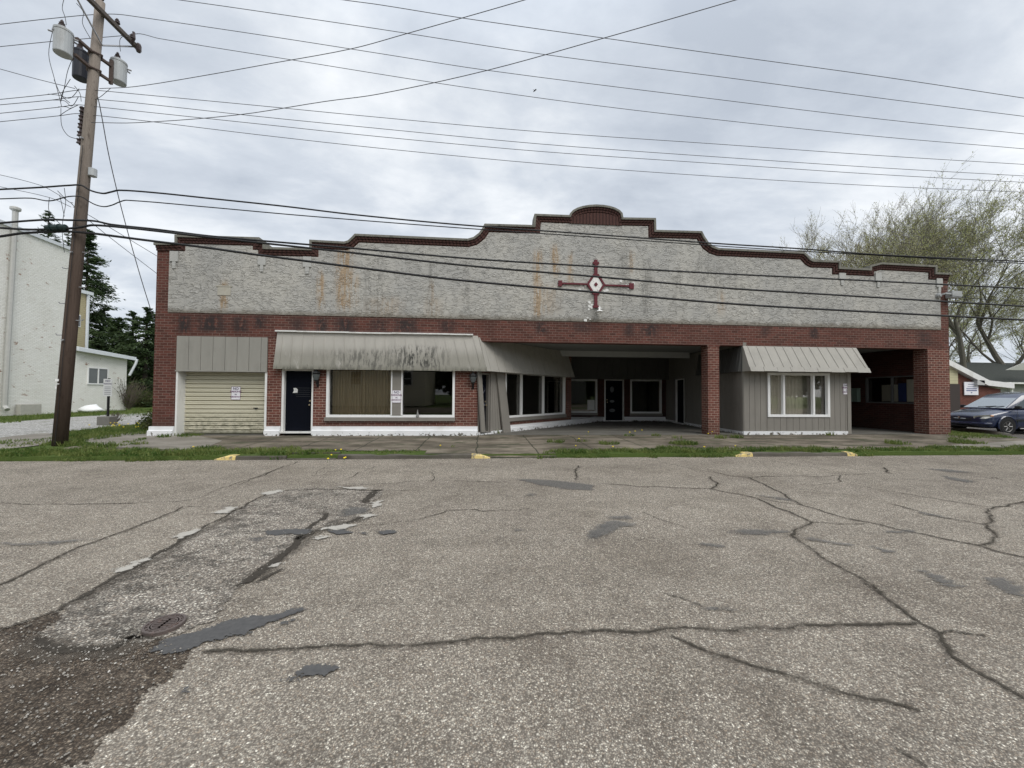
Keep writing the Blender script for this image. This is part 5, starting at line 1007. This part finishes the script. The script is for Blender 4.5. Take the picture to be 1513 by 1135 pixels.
def leafmesh(name,C_,s,mat,t,R,aspect=.55,dirs=None):
    n=len(C_); a=R.normal(size=(n,3)) if dirs is None else dirs+R.normal(0,.35,(n,3)); a/=np.linalg.norm(a,axis=1)[:,None]; b=np.cross(a,R.normal(size=(n,3))); b/=np.linalg.norm(b,axis=1)[:,None]; sz=s*R.uniform(.6,1.4,(n,1)); a=a*sz; b=b*sz*aspect
    V=np.stack([C_-a,C_+b,C_+a,C_-b],1).reshape(-1,3)-np.array(wl(t)); me=bpy.data.meshes.new(name); me.vertices.add(4*n); me.vertices.foreach_set('co',V.ravel()); me.loops.add(4*n); me.loops.foreach_set('vertex_index',np.arange(4*n)); me.polygons.add(n); me.polygons.foreach_set('loop_start',np.arange(n)*4); me.polygons.foreach_set('loop_total',np.full(n,4)); me.update(); me.validate(); me.materials.append(mat); o=bpy.data.objects.new(name,me); COL.objects.link(o); o.parent=t; return o
def at(px,Y): p=PY(px,600,Y); return (p.x,Y,0)
g1='bare spring trees behind the building'
def hz(py,px,Y): return PY(px,py,Y).z
branchtree('budding_tree','large windblown tree with thin new leaves behind the low brick building',at(1424,42),hz(292,1440,42),5,(.12,0),.38,6,leaves=20000,group=g1,wind=(.12,0),spread=.68,lsize=.07,fork=.2)
branchtree('budding_tree','second tall budding tree leaning right at the picture edge',at(1500,44),hz(282,1500,44),12,(.1,0),.45,6,leaves=18000,group=g1,wind=(.12,0),spread=.68,lsize=.07,fork=.2)
branchtree('budding_tree','pale bare tree rising over the right end of the parapet',at(1345,46),hz(318,1330,46),31,(0,0),.4,6,leaves=30000,group=g1,wind=(.04,0),spread=.78,fork=.25,lsize=.07,leafc=((.32,.32,.15),(.54,.51,.28)),dark=(.15,.13,.11))
branchtree('budding_tree','pale bare tree farthest left above the parapet step',at(1278,46),hz(336,1250,46),44,(0,0),.35,6,leaves=34000,group=g1,wind=(-.03,0),spread=.78,fork=.25,lsize=.055,leafc=((.32,.32,.15),(.54,.51,.28)),dark=(.15,.13,.11))
branchtree('budding_tree','green tinged tree between the parapet end and the big tree',at(1380,48),hz(298,1380,48),52,(.05,0),.38,6,leaves=20000,leafc=((.30,.31,.14),(.50,.49,.26)),dark=(.14,.12,.10),group=g1,wind=(.08,0),spread=.7,lsize=.065,fork=.2)
for i,(px,Y,s,top) in enumerate(((1440,60,61,420),(1500,64,62,440),(1412,66,63,430),(1540,58,64,380))):
    branchtree('background_tree',['slim tree with brown twigs beyond the dark roof','thin tree beyond the dark roof near the picture edge','small bare tree just right of the brick corner','tree with fine twigs at the far right edge'][i],at(px,Y),hz(top,px,Y),s,(.1,0),.3,5,leaves=9000,lsize=.09,group='far trees beyond the roofs',wind=(.3,0))
M_ever=m_leaf('evergreen_needles',(.016,.034,.012),(.062,.095,.032),sc=.8,tr=.1)
def conifer(label,px,Y,top,width,seed,n=16000,group='dark evergreens on the left',z0=.04):
    R=np.random.default_rng(seed); b=at(px,Y); Hh=hz(top,px,Y); t=empty('evergreen_tree',b,label,'tree',group); mb=MB(); mb.tube([b,(b[0],b[1],Hh*.97)],[.28,.04],7)
    C=[];Dr=[]; nb=int(Hh*11)
    for i in range(nb):
        f=z0+(1-z0)*(i+R.random())/nb; L=width*(1-f)**.8*R.uniform(.45,1.15)+.12; az=R.uniform(0,6.28); dr=R.uniform(-.5,-.05)+ .45*(f>.8); d=np.array([math.cos(az),math.sin(az),dr]); p0=np.array([b[0],b[1],Hh*f]); mb.tube([p0,p0+d*L*.9],[.045,.01],3,cap=False)
        k=max(8,int(n/nb*(.35+1.3*(1-f)))); u=R.random((k,1))**.65; side=R.normal(0,1,(k,3))*np.array([1,1,.45])*(.06+.16*u*L); C.append(p0+d*L*u+side); Dr.append(np.repeat(d[None],k,0))
    C=np.concatenate(C); Dr=np.concatenate(Dr); mb.build('trunk',simple('dark_bark',(.03,.025,.02),.95),t,fix=False); leafmesh('foliage',C,.15,M_ever,t,R,.28,Dr); return t
conifer('tall dark spruce showing just right of the utility pole',122,44,340,5.0,1,42000)
conifer('dark spruce top above the white building roof left of the pole',62,52,312,4.6,2,16000)
conifer('dark bushy fir top just above the white building roof nearest the pole',92,50,345,3.5,3,9000)
for i,(px,top,w,Y) in enumerate(((150,455,4.2,46),(172,470,3.6,42),(193,462,3.6,41),(213,455,3.4,39),(228,470,3.6,41),(140,500,3.5,40),(245,450,4,48))):
    conifer(['dense evergreen right beside the tall spruce','dense dark evergreen second from the tall spruce','rounded dark evergreen in the middle of the row','pointed dark evergreen near the brick corner','dark evergreen partly hidden by the brick corner','short dark evergreen beside the tan house','dark evergreen behind the brick corner'][i],px,Y,top,w,20+i,15000)
# bare shrub near the annex
def shrub(px,py,label,seed,h,w,n=60,leaves=500):
    rnd=random.Random(seed); p=PZ(px,py,0); t=empty('bare_shrub',p,label,'shrub'); mb=MB(); C=[]
    for i in range(n):
        a=rnd.uniform(0,6.28); s=rnd.uniform(.2,1); q=Vector(p); pts=[q]; d=Vector((math.cos(a)*s*w/h,math.sin(a)*s*w/h,1))
        for k in range(4): d+=Vector((rnd.gauss(0,.2),rnd.gauss(0,.2),rnd.gauss(0,.1))); q=q+d.normalized()*h/4*rnd.uniform(.6,1.1); pts.append(q); C.append(q)
        mb.tube(pts,[.022,.018,.014,.01,.006],3,cap=False)
    mb.build('stems',simple('shrub_bark',(.12,.10,.08),.95),t,fix=False); R=np.random.default_rng(seed); C=np.array([tuple(c) for c in C]); leafmesh('foliage',C[R.integers(0,len(C),leaves)]+R.normal(0,.15,(leaves,3)),.045,m_leaf('shrub_leaf',(.05,.07,.02),(.12,.13,.05)),t,R)
shrub(190,606,'bare branched shrub at the right end of the annex',3,2.6,1.0,90,700); shrub(210,602,'low green bush by the rail fence',4,1.6,1.6,90,4000); shrub(171,626,'small dry weed bush beside the post sign base',6,.55,.3,25,60)
shrub(229,636,'leafy weed clump against the brick corner',8,.5,.35,60,1500)

for i in range(10):
    x=-62+i*16+random.uniform(-3,3) if i<9 else -2
    if -22<x<-4: continue
    R=np.random.default_rng(100+i); Hh=R.uniform(9,14); b=(x,-34+R.uniform(-4,4),0); t=empty('street_tree',b,'leafy tree across the street behind the viewer','tree','trees across the street'); m=MB(); m.tube([b,(b[0],b[1],Hh*.6)],[.35,.15],7); m.build('trunk',simple('dark_bark2',(.06,.05,.04),.95),t)
    C=R.normal(0,1,(5000,3)); C/=np.linalg.norm(C,axis=1)[:,None]; C=C*R.random((5000,1))**.4*np.array([6.5,5,Hh*.42])+np.array([b[0],b[1],Hh*.5]); leafmesh('foliage',C,.45,M_ever,t,R)
# ------------------------------------------------------------------ utility pole
def m_wood():
    g=G('weathered_pole_wood',.95,.15); o=g.obj(); n=g.noise(g.mp(o,(14,14,.6)),1.6,6,.7); z=g.N('SeparateXYZ',{0:o},out=2)
    up=g.mix(n,(.15,.125,.105),(.31,.27,.235)); lo=g.mix(n,(.045,.032,.026),(.125,.092,.074)); c=g.mix(g.mr(z,4.5,8.5),lo,up); c=g.mix(g.mr(g.noise(g.mp(o,(3,3,1.2)),2,5,.7),.55,.72,0,.6),c,(.03,.02,.015)); g.col(c); g.nrm(g.bump(n,.8,.02)); return g.mat
M_wood=m_wood(); M_steel=simple('galvanized_steel',(.33,.33,.34),.5,.2,8,metal=.4); M_tank=simple('transformer_grey_paint',(.40,.42,.43),.45,.10,3,dirt=(.25,.24,.22)); M_por=simple('brown_porcelain',(.06,.045,.045),.25,.2); M_wire=simple('black_cable',(.015,.015,.016),.6); M_wiret=simple('bare_conductor',(.10,.10,.11),.55); M_drk=simple('dark_transformer_paint',(.018,.020,.028),.5)
pb=Vector((-11.15,11.42,-.06)); pt=Vector((-10.52,11.42,12.12))
pole=empty('utility_pole',pb,'tall leaning wooden utility pole with crossarm and transformers at the left','utility pole')
pp=lambda z: pb+(pt-pb)*((z-pb.z)/(pt.z-pb.z))
mb=MB(); mb.tube([pp(-.5),pp(3),pp(6),pp(9),pp(12.12)],[.15,.14,.128,.115,.10],16); mb.build('pole',M_wood,pole,smooth=True)
# crossarm along Y
za=11.75; c=pp(za)+Vector((.16,0,0))
def arm_at(px,py): return PV(px,py,(c.x,c.y),(c.x,c.y+1))
e1=arm_at(203,62); e0=Vector((c.x,c.y-(e1.y-c.y),c.z)); e1=Vector((c.x,e1.y,c.z))
mb=MB(); mb.box(c.x-.05,c.x+.05,e0.y,e1.y,c.z-.06,c.z+.06); mb.build('crossarm',simple('grey_arm_wood',(.11,.095,.085),.95,.3,9),pole,bevel=.01)
mb=MB(); 
for s in (-1,1): mb.tube([pp(za-.85)+Vector((.15,0,0)),Vector((c.x-.06,c.y+s*.95,c.z-.03))],.022,5)
mb.build('brace',M_steel,pole)
def insul(p,up=(0,0,1),s=1,par=pole,name='insulator'):
    up=Vector(up).normalized(); mb=MB(); pts=[p+up*k*s for k in (0,.05,.06,.09,.10,.13,.14,.18)]; mb.tube(pts,[.02*s,.02*s,.065*s,.06*s,.035*s,.055*s,.035*s,.03*s],10); mb.build(name,M_por,par); return p+up*.18*s
iA=insul(Vector((c.x,e0.y+.15,c.z+.06))); iB=insul(pt+Vector((0,0,.02)),s=1.2); iC=insul(Vector((c.x,c.y+(e1.y-c.y)*.35,c.z+.06))); iD=insul(Vector((c.x,e1.y-.18,c.z+.06)))
mb=MB(); mb.lathe((c.x+.08,e1.y-.05,c.z-.18),[(.05,0),(.07,.05),(.07,.2),(.05,.25)],8); mb.build('arrester',M_por,pole); mb=MB(); mb.tube([(c.x+.05,e1.y-.25,c.z-.1),(c.x+.16,e1.y-.3,c.z+.02),(c.x+.14,e1.y-.3,c.z+.2)],.035,7); mb.build('fuse_cutout',M_por,pole)
mb=MB(); mb.tube([(c.x+.05,e0.y+.45,c.z-.1),(c.x+.16,e0.y+.4,c.z+.02),(c.x+.14,e0.y+.4,c.z+.2)],.035,7); mb.build('fuse_cutout',M_por,pole)
# transformers
def transformer(x,y,z,mat=M_tank,r=.175,h=.62):
    k=18; mb=MB(); mb.lathe((x,y,z),[(r*.96,-h/2),(r,-h/2+.02),(r,h/2-.05),(r*1.05,h/2-.05),(r*1.06,h/2),(r*.7,h/2+.05),(.01,h/2+.07)],k); t=mb.build('transformer',mat,pole)
    mb=MB(); q=Vector((x-.04,y,z+h/2+.05)); mb.tube([q+Vector((0,0,a)) for a in (0,.04,.05,.09,.1,.14,.15,.2,.24)],[.05,.05,.07,.07,.045,.06,.035,.035,.01],10); mb.build('bushing',M_por,t)
    mb=MB()
    for a in (.6,1.2,-2.6):
        mb.tube([(x+r*math.cos(a),y+r*math.sin(a),z+h/2-.12),(x+(r+.09)*math.cos(a),y+(r+.09)*math.sin(a),z+h/2-.12)],.022,6)
        mb.tube([(x+(r-.0)*math.cos(a+.5),y+(r)*math.sin(a+.5),z+.2),(x+(r+.02)*math.cos(a+.5),y+(r+.02)*math.sin(a+.5),z+.2)],.035,8)
    mb.build('terminal',M_steel,t); return t
t1=PV(93,66,(-10.95,0),(-10.95,1)); t1=(-10.76,10.76,10.35); t2=(-10.50,12.0,10.62); t3=(-11.30,11.78,10.57)
transformer(*t1); transformer(*t2); transformer(*t3,mat=M_drk,r=.165,h=.78)
q=pp(10.4)
mb=MB()
for z in (10.18,10.62):
    q=pp(z); mb.box(q.x-.04,q.x+.04,t1[1]+.15,q.y,z-.03,z+.03); mb.hexa([Vector((q.x-.03,q.y,z-.03)),Vector((q.x+.05,q.y,z-.03)),Vector((t2[0]+.03,t2[1]-.2,z-.03)),Vector((t2[0]-.05,t2[1]-.22,z-.03)),Vector((q.x-.03,q.y,z+.03)),Vector((q.x+.05,q.y,z+.03)),Vector((t2[0]+.03,t2[1]-.2,z+.03)),Vector((t2[0]-.05,t2[1]-.22,z+.03))])
    mb.tube([q+Vector((-.17,0,0)),q+Vector((0,-.17,0)),q+Vector((.17,0,0)),q+Vector((0,.17,0)),q+Vector((-.17,0,0))],.03,4)
mb.box(t1[0]-.04,t1[0]+.04,t1[1]+.18,t1[1]+.23,10.08,10.72); mb.box(t2[0]-.05,t2[0]+.03,t2[1]-.24,t2[1]-.19,10.1,10.8); mb.build('mounting_rack',simple('rusty_rack',(.10,.075,.065),.8,.3),pole)
# secondary rack with spools
mb=MB(); sx=[]; 
for i,z in enumerate((9.05,8.82,8.60,8.38,8.18)):
    q=pp(z)+Vector((-.19,-.02,0)); mb.lathe(q,[(.03,-.06),(.06,-.055),(.035,0),(.06,.055),(.03,.06)],9); sx.append(q); mb.box(q.x,q.x+.14,q.y-.02,q.y+.02,z+.055,z+.07); mb.box(q.x,q.x+.14,q.y-.02,q.y+.02,z-.07,z-.055)
mb.box(pp(8.6).x-.21,pp(8.6).x-.15,11.39,11.43,8.08,9.15); mb.build('insulator_rack',M_por,pole)
# pole steps, tags, bolts
mb=MB()
for i,z in enumerate((2.9,3.3,3.75,4.2,4.7,5.15,5.6)):
    q=pp(z); s=1 if i%2 else -1; mb.tube([q+Vector((s*.14,-.02,0)),q+Vector((s*.30,-.02,0)),q+Vector((s*.32,-.02,.04))],.013,5)
for z in (2.75,8.2,5.1): q=pp(z); mb.tube([q+Vector((0,-.19,0)),q+Vector((0,-.13,0))],.03,6)
mb.build('pole_step',M_steel,pole)
mb=MB(); q=pp(1.72); mb.box(q.x-.06,q.x+.02,q.y-.205,q.y-.19,1.66,1.72); mb.box(q.x-.04,q.x+.03,q.y-.20,q.y-.19,1.58,1.60); mb.box(q.x-.06,q.x-.03,q.y-.20,q.y-.19,1.46,1.53); mb.build('pole_tag',M_frame,pole)
mb=MB(); q=pp(7.35)+Vector((.2,0,0)); mb.lathe(q,[(.05,-.12),(.09,-.1),(.09,.1),(.04,.12)],10); mb.build('photocell_housing',M_tank,pole)
mb=MB(); q=pp(3.2); mb.tube([pp(.0)+Vector((.06,-.185,0)),pp(5)+Vector((.05,-.17,0)),pp(8)+Vector((.05,-.16,0))],.009,4); mb.build('ground_wire',M_wire,pole)
# jumpers on the pole
mb=MB()
def jump(pts,r=.009,k=4,Y=11.42):
    P=[PV(a,b,(-11,Y),(-10,Y)) for a,b in pts]; out=[]
    for i in range(len(P)-1):
        p0=P[max(0,i-1)];p1=P[i];p2=P[i+1];p3=P[min(len(P)-1,i+2)]
        for s in range(5):
            t=s/5; out.append(.5*((2*p1)+(p2-p0)*t+(2*p0-5*p1+4*p2-p3)*t*t+(3*p1-p0-3*p2+p3)*t**3))
    out.append(P[-1]); mj=MB(); mj.tube(out,r,k); mj.build('jumper_wire',M_wire,pole)
for pts in ([(95,-3),(92,12),(96,25),(98,37)],[(113,5),(123,18),(122,35),(133,56)],[(78,45),(72,80),(80,115),(88,145),(91,158)],[(108,85),(100,105),(95,130),(90,150)],[(104,117),(93,135),(90,148)],[(164,130),(150,142),(143,146)],[(178,76),(177,60),(182,54),(190,56)],[(90,160),(91,185),(100,200),(112,205)],[(80,118),(90,140),(103,152)],
            [(71,139),(88,141),(104,145),(117,131)],[(75,148),(95,149),(106,157),(116,143)],[(86,158),(98,158),(104,160),(116,155)],[(88,171),(100,163),(116,155)],[(110,127),(118,138),(120,150)],[(73,292),(72,310),(80,322),(91,333)],[(95,278),(97,300),(93,325),(92,345),(95,373)],[(88,288),(92,305),(95,320)],[(85,282),(100,297),(108,300)]): jump(pts,.008,4,11.25)
# ------------------------------------------------------------------ wires
def wire(name,label,px,A_,B_,r,mat=M_wire,group=None,start=None,k=5,cat='cable',par=None):
    P=[PV(x,y,A_,B_) for x,y in px]
    if start is not None: P=[Vector(start)]+P
    out=[]
    for i in range(len(P)-1):
        p0=P[max(0,i-1)];p1=P[i];p2=P[i+1];p3=P[min(len(P)-1,i+2)]; n=5
        # centripetal-ish: scale tangents by segment length
        L=(p2-p1).length; m1=(p2-p0)/max(.001,(p2-p0).length)*L if i else (p2-p1); m2=(p3-p1)/max(.001,(p3-p1).length)*L
        for s in range(n):
            t=s/n; h1=2*t**3-3*t*t+1;h2=-2*t**3+3*t*t;h3=t**3-2*t*t+t;h4=t**3-t*t; out.append(p1*h1+p2*h2+m1*h3+m2*h4)
    out.append(P[-1]); m=MB(); m.tube(out,r,k); o=m.build(name,mat,par,loc=None if par is not None else tuple(out[0]),smooth=True); 
    if par is None: tag(o,label,cat,group)
    return o
def ext(px,n=1):  # continue past the frame edge
    a,b=px[-2],px[-1]; s=(b[1]-a[1])/(b[0]-a[0]); return px+[(b[0]+120,b[1]+s*120*.97)]
def extl(px): a,b=px[0],px[1]; s=(b[1]-a[1])/(b[0]-a[0]); return [(a[0]-110,a[1]-s*110)]+px
yy=lambda y:((0,y),(1,y))
GP='thin power lines crossing the sky'; GS='bundled lines fixed to the pole rack'; GC='thick black cables crossing before the facade'
wire('power_line','highest thin power line, entering the sky at the top centre left',ext([(380,-20),(508,0),(560,7),(685,27),(890,56),(1060,80),(1300,113),(1513,145)]),*yy(iA.y),.0085,M_wiret,GP,cat='power line')
wire('power_line','second highest thin power line, entering at the top above the pole side',ext([(180,-12),(265,0),(350,12),(560,43),(807,81),(1060,113),(1300,145),(1513,172)]),*yy(pt.y),.0085,M_wiret,GP,cat='power line')
wire('power_line','third highest thin power line, running from the middle of the crossarm',extl([(0,36),(70,28),(133,22),(170,21),(200,24.5),(400,54),(560,79),(720,104),(1060,147),(1300,176),(1513,198)])+[(1640,212)],*yy(iC.y),.0085,M_wiret,GP,cat='power line')
wire('power_line','fourth highest thin power line, running from the far tip of the crossarm',extl([(0,69),(80,61),(130,57),(190,52),(207,50),(235,57),(440,90),(640,122),(850,152),(1060,177),(1300,202),(1513,220)])+[(1640,232)],*yy(iD.y),.0085,M_wiret,GP,cat='power line')
for i,(l,pts) in enumerate((('highest of the four bundled lines above the parapet',[(0,147),(73,139.5),(117,133),(135,133),(200,139),(380,156),(560,173.5),(800,195),(1060,213),(1300,230),(1513,243)]),
 ('second of the four bundled lines above the parapet',[(0,155),(76,148),(116,143),(135,146),(200,152),(380,172),(560,190),(800,213),(1060,232),(1300,248),(1513,260)]),
 ('third of the four bundled lines above the parapet',[(0,167.5),(86,158.6),(114,155),(135,157),(200,164),(380,183),(560,202),(800,224),(1060,242),(1300,258),(1513,269.5)]),
 ('lowest of the four bundled lines above the parapet',[(0,180),(89,171),(112,168),(135,170),(200,177),(380,199),(560,219),(800,242),(1060,261),(1300,275),(1513,284)]))):
    wire('power_line',l,ext(extl(pts)),*yy(11.40-.0*i),.008,M_wiret,GS,cat='power line')
wire('service_wire','diagonal wire rising from the pole to the top centre of the sky',[(147,131),(200,128),(300,112),(400,94),(520,72),(600,50),(775,0),(850,-24)],(-10.9,11.4),(0.4,8.3),.008,M_wiret,cat='power line')
wire('service_wire','diagonal wire rising from the pole to the top right of centre',[(135,181),(200,181.5),(350,170),(480,150),(560,139),(720,104),(890,57),(1087,0),(1180,-29)],(-10.9,11.4),(4.6,7.7),.0085,M_wiret,cat='power line')
wire('service_wire','short thin wire reaching the pole from the upper left',[(-110,72),(0,102),(51,116),(111,131)],(-10.95,11.4),(-18,9),.008,M_wiret,cat='power line')
# communication cables
wire('communication_cable','uppermost black cable sweeping across the parapet from the pole',ext(extl([(0,280),(60,277),(103,274),(120,274),(134.4,281.8),(152,286),(163,284),(176,281.3),(230,285),(300,292.3),(420,305),(520,317),(680,332.3),(870,346),(1060,360),(1180,367.5),(1300,376.5),(1513,386.5)])),*yy(11.2),.022,M_wire,GC)
wire('communication_cable','thin black cable just under the uppermost one, merging with it above the parapet',ext(extl([(0,294),(46,293),(73,297),(101,290.6),(120,291),(132,298),(142,303),(154,305.5),(166,303),(176,298.7),(187,296),(300,305.5),(450,319),(680,337),(870,350),(1060,363.5),(1180,371),(1513,389.5)])),*yy(11.23),.015,M_wire,GC)
wire('communication_cable','thick black cable, first below the merging pair, crossing the stucco',ext(extl([(0,329.8),(40,326.5),(75,324.7),(99,325.4),(119,325.8),(141,327),(165,332),(230,339),(315,349.5),(520,367),(700,382.8),(880,394),(1060,404.3),(1180,410),(1513,426.4)])),*yy(11.2),.027,M_wire,GC)
wire('communication_cable','thick black cable, second from the bottom, crossing the stucco',ext(extl([(0,337),(44,339.5),(70,339),(99,338),(119,336),(136.6,333),(187,336.8),(230,341.5),(315,351.5),(520,373.7),(680,391.8),(880,409),(1060,425),(1180,432.8),(1513,452.7)])),*yy(11.17),.030,M_wire,GC)
wire('communication_cable','lowest thick black cable crossing the stucco below the emblem centre',ext(extl([(0,349.6),(37,344.5),(97,342.3),(117,343.4),(141,345.6),(180.6,350.7),(230,357),(300,365.5),(378.6,376.5),(520,394.5),(680,414.4),(880,432),(1060,447.5),(1180,455.3),(1513,473)])),*yy(11.2),.033,M_wire,GC)
a=PV(67,337,*yy(11.17)); b=PV(99,336.5,*yy(11.17)); m=MB(); m.tube([a,a+(b-a)*.05,a+(b-a)*.3,a+(b-a)*.95,b],[.03,.07,.085,.085,.03],10); m.tube([a+(b-a)*.3,a+(b-a)*.33],[.1,.1],10); m.tube([a+(b-a)*.65,a+(b-a)*.68],[.1,.1],10); tag(m.build('splice_closure',simple('dark_green_closure',(.015,.03,.028),.5),None,loc=tuple(a)),'dark splice closure hanging on the cable left of the pole','splice closure')
back=(-9.9,33)
wire('service_wire','thin wire sloping from the pole to the building left edge, upper one',[(108,306),(119,311),(160,335),(232,378.5),(262,396)],(-10.95,11.42),(-10.2,22),.008,M_wire,cat='power line')
wire('service_wire','thin wire sloping from the pole to the building left edge, lower one',[(105,300),(119,315),(160,349),(232,404.5),(262,428)],(-10.95,11.42),(-10.2,22),.008,M_wire,cat='power line')
wire('service_wire','long thin wire dropping from below the transformers behind the brick corner',[(139,131),(144,142),(150,170),(161,230),(180,310),(205,400),(222.5,457),(236,500)],(-10.9,11.5),(-11.4,30),.012,M_wiret,cat='power line')
wire('service_wire','faint wire coming from the left edge above the thick cables',[(-110,236),(0,258.5),(60,274),(80,284),(105,300)],(-10.95,11.4),(-24,14),.007,M_wire,cat='power line')
wire('service_wire','faint wire from the left edge just below the other faint wire',[(-110,252),(0,276),(73,292),(105,306)],(-10.95,11.4),(-24,14),.007,M_wire,cat='power line')
wire('service_wire','thin wire from the right upper corner of the building to the right edge',[(1404,437),(1440,441),(1513,446),(1600,452)],(17.6,13.1),(30,14.5),.012,M_wire,cat='power line')
# bird
p=PY(790,134,30); m=MB(); m.tube([p+Vector((-.12,0,-.12)),p,p+Vector((.1,0,.1)),p+Vector((.14,0,.13))],[.01,.05,.04,.01],6); m.add([p+Vector((-.02,0,0)),p+Vector((.06,0,.05)),p+Vector((-.16,.1,.16)),p+Vector((0,0,0)),p+Vector((.07,0,.05)),p+Vector((.2,-.1,-.02))],[(0,1,2),(3,4,5)]); tag(m.build('bird',M_wire,None,loc=tuple(p)),'tiny dark bird flying in the cloudy sky','bird')
# ------------------------------------------------------------------ sky and light
w=bpy.data.worlds.new('World'); sc.world=w; w.use_nodes=True; nt=w.node_tree; bg=nt.nodes['Background']
class WG(G):
    def __init__(s): s.nt=nt
wg=WG(); SUN_EL,SUN_AZ=50,150
sky=nt.nodes.new('ShaderNodeTexSky'); sky.sky_type='NISHITA'; sky.sun_disc=False; sky.sun_elevation=math.radians(SUN_EL); sky.sun_rotation=math.radians(SUN_AZ); sky.air_density=1; sky.dust_density=2
gen=wg.N('TexCoord',out=0); z=wg.N('SeparateXYZ',{0:gen},out=2); zz=wg.ma('ADD',wg.ma('MAXIMUM',z,0),.22)
pl=wg.N('VectorMath',{0:gen,1:wg.N('CombineXYZ',{0:zz,1:zz,2:zz})},operation='DIVIDE')
n1=wg.noise(wg.mp(pl,(.75,1.15,1),loc=(2.3,.6,0),rot=(0,0,.25)),1.15,8,.56,.35); n2=wg.noise(wg.mp(pl,(1,1.5,1),loc=(7,2,1)),3.2,7,.6,.2)
cl=wg.ma('ADD',wg.ma('MULTIPLY',n1,.72),wg.ma('MULTIPLY',n2,.28))
cc=wg.ramp(cl,[(.36,(.40,.44,.50)),(.46,(.51,.55,.605)),(.54,(.65,.68,.715)),(.64,(.82,.835,.85))])
zen=wg.mr(z,.60,1.0,1,1.9); cc=wg.mix(1,cc,wg.N('CombineColor',{0:zen,1:zen,2:zen}),'MULTIPLY')
hzn=wg.mr(z,-.02,.0,0,1); cc=wg.mix(hzn,(.2,.2,.19),cc)
cc10=wg.mix(1,cc,(10.,10.,10.),'MULTIPLY'); nt.nodes[-1].clamp_result=False
out=wg.mix(.93,sky.outputs[0],cc10); nt.links.new(out,bg.inputs[0]); bg.inputs[1].default_value=.1
sun=bpy.data.lights.new('sun','SUN'); sun.energy=1.5; sun.angle=math.radians(35); sun.color=(1,.97,.92); so=bpy.data.objects.new('sun',sun); COL.objects.link(so)
az=math.radians(SUN_AZ); so.rotation_euler=(math.radians(90-SUN_EL),0,math.radians(180)-az+0) 
d=Vector((math.sin(az)*math.cos(math.radians(SUN_EL)),math.cos(az)*math.cos(math.radians(SUN_EL)),math.sin(math.radians(SUN_EL)))); so.rotation_euler=d.to_track_quat('Z','Y').to_euler()
sc.view_settings.view_transform='Standard'; sc.view_settings.look='None'; sc.view_settings.gamma=1; sc.view_settings.exposure=.46
sc.render.engine='CYCLES'; sc.cycles.transparent_max_bounces=16; sc.cycles.max_bounces=6
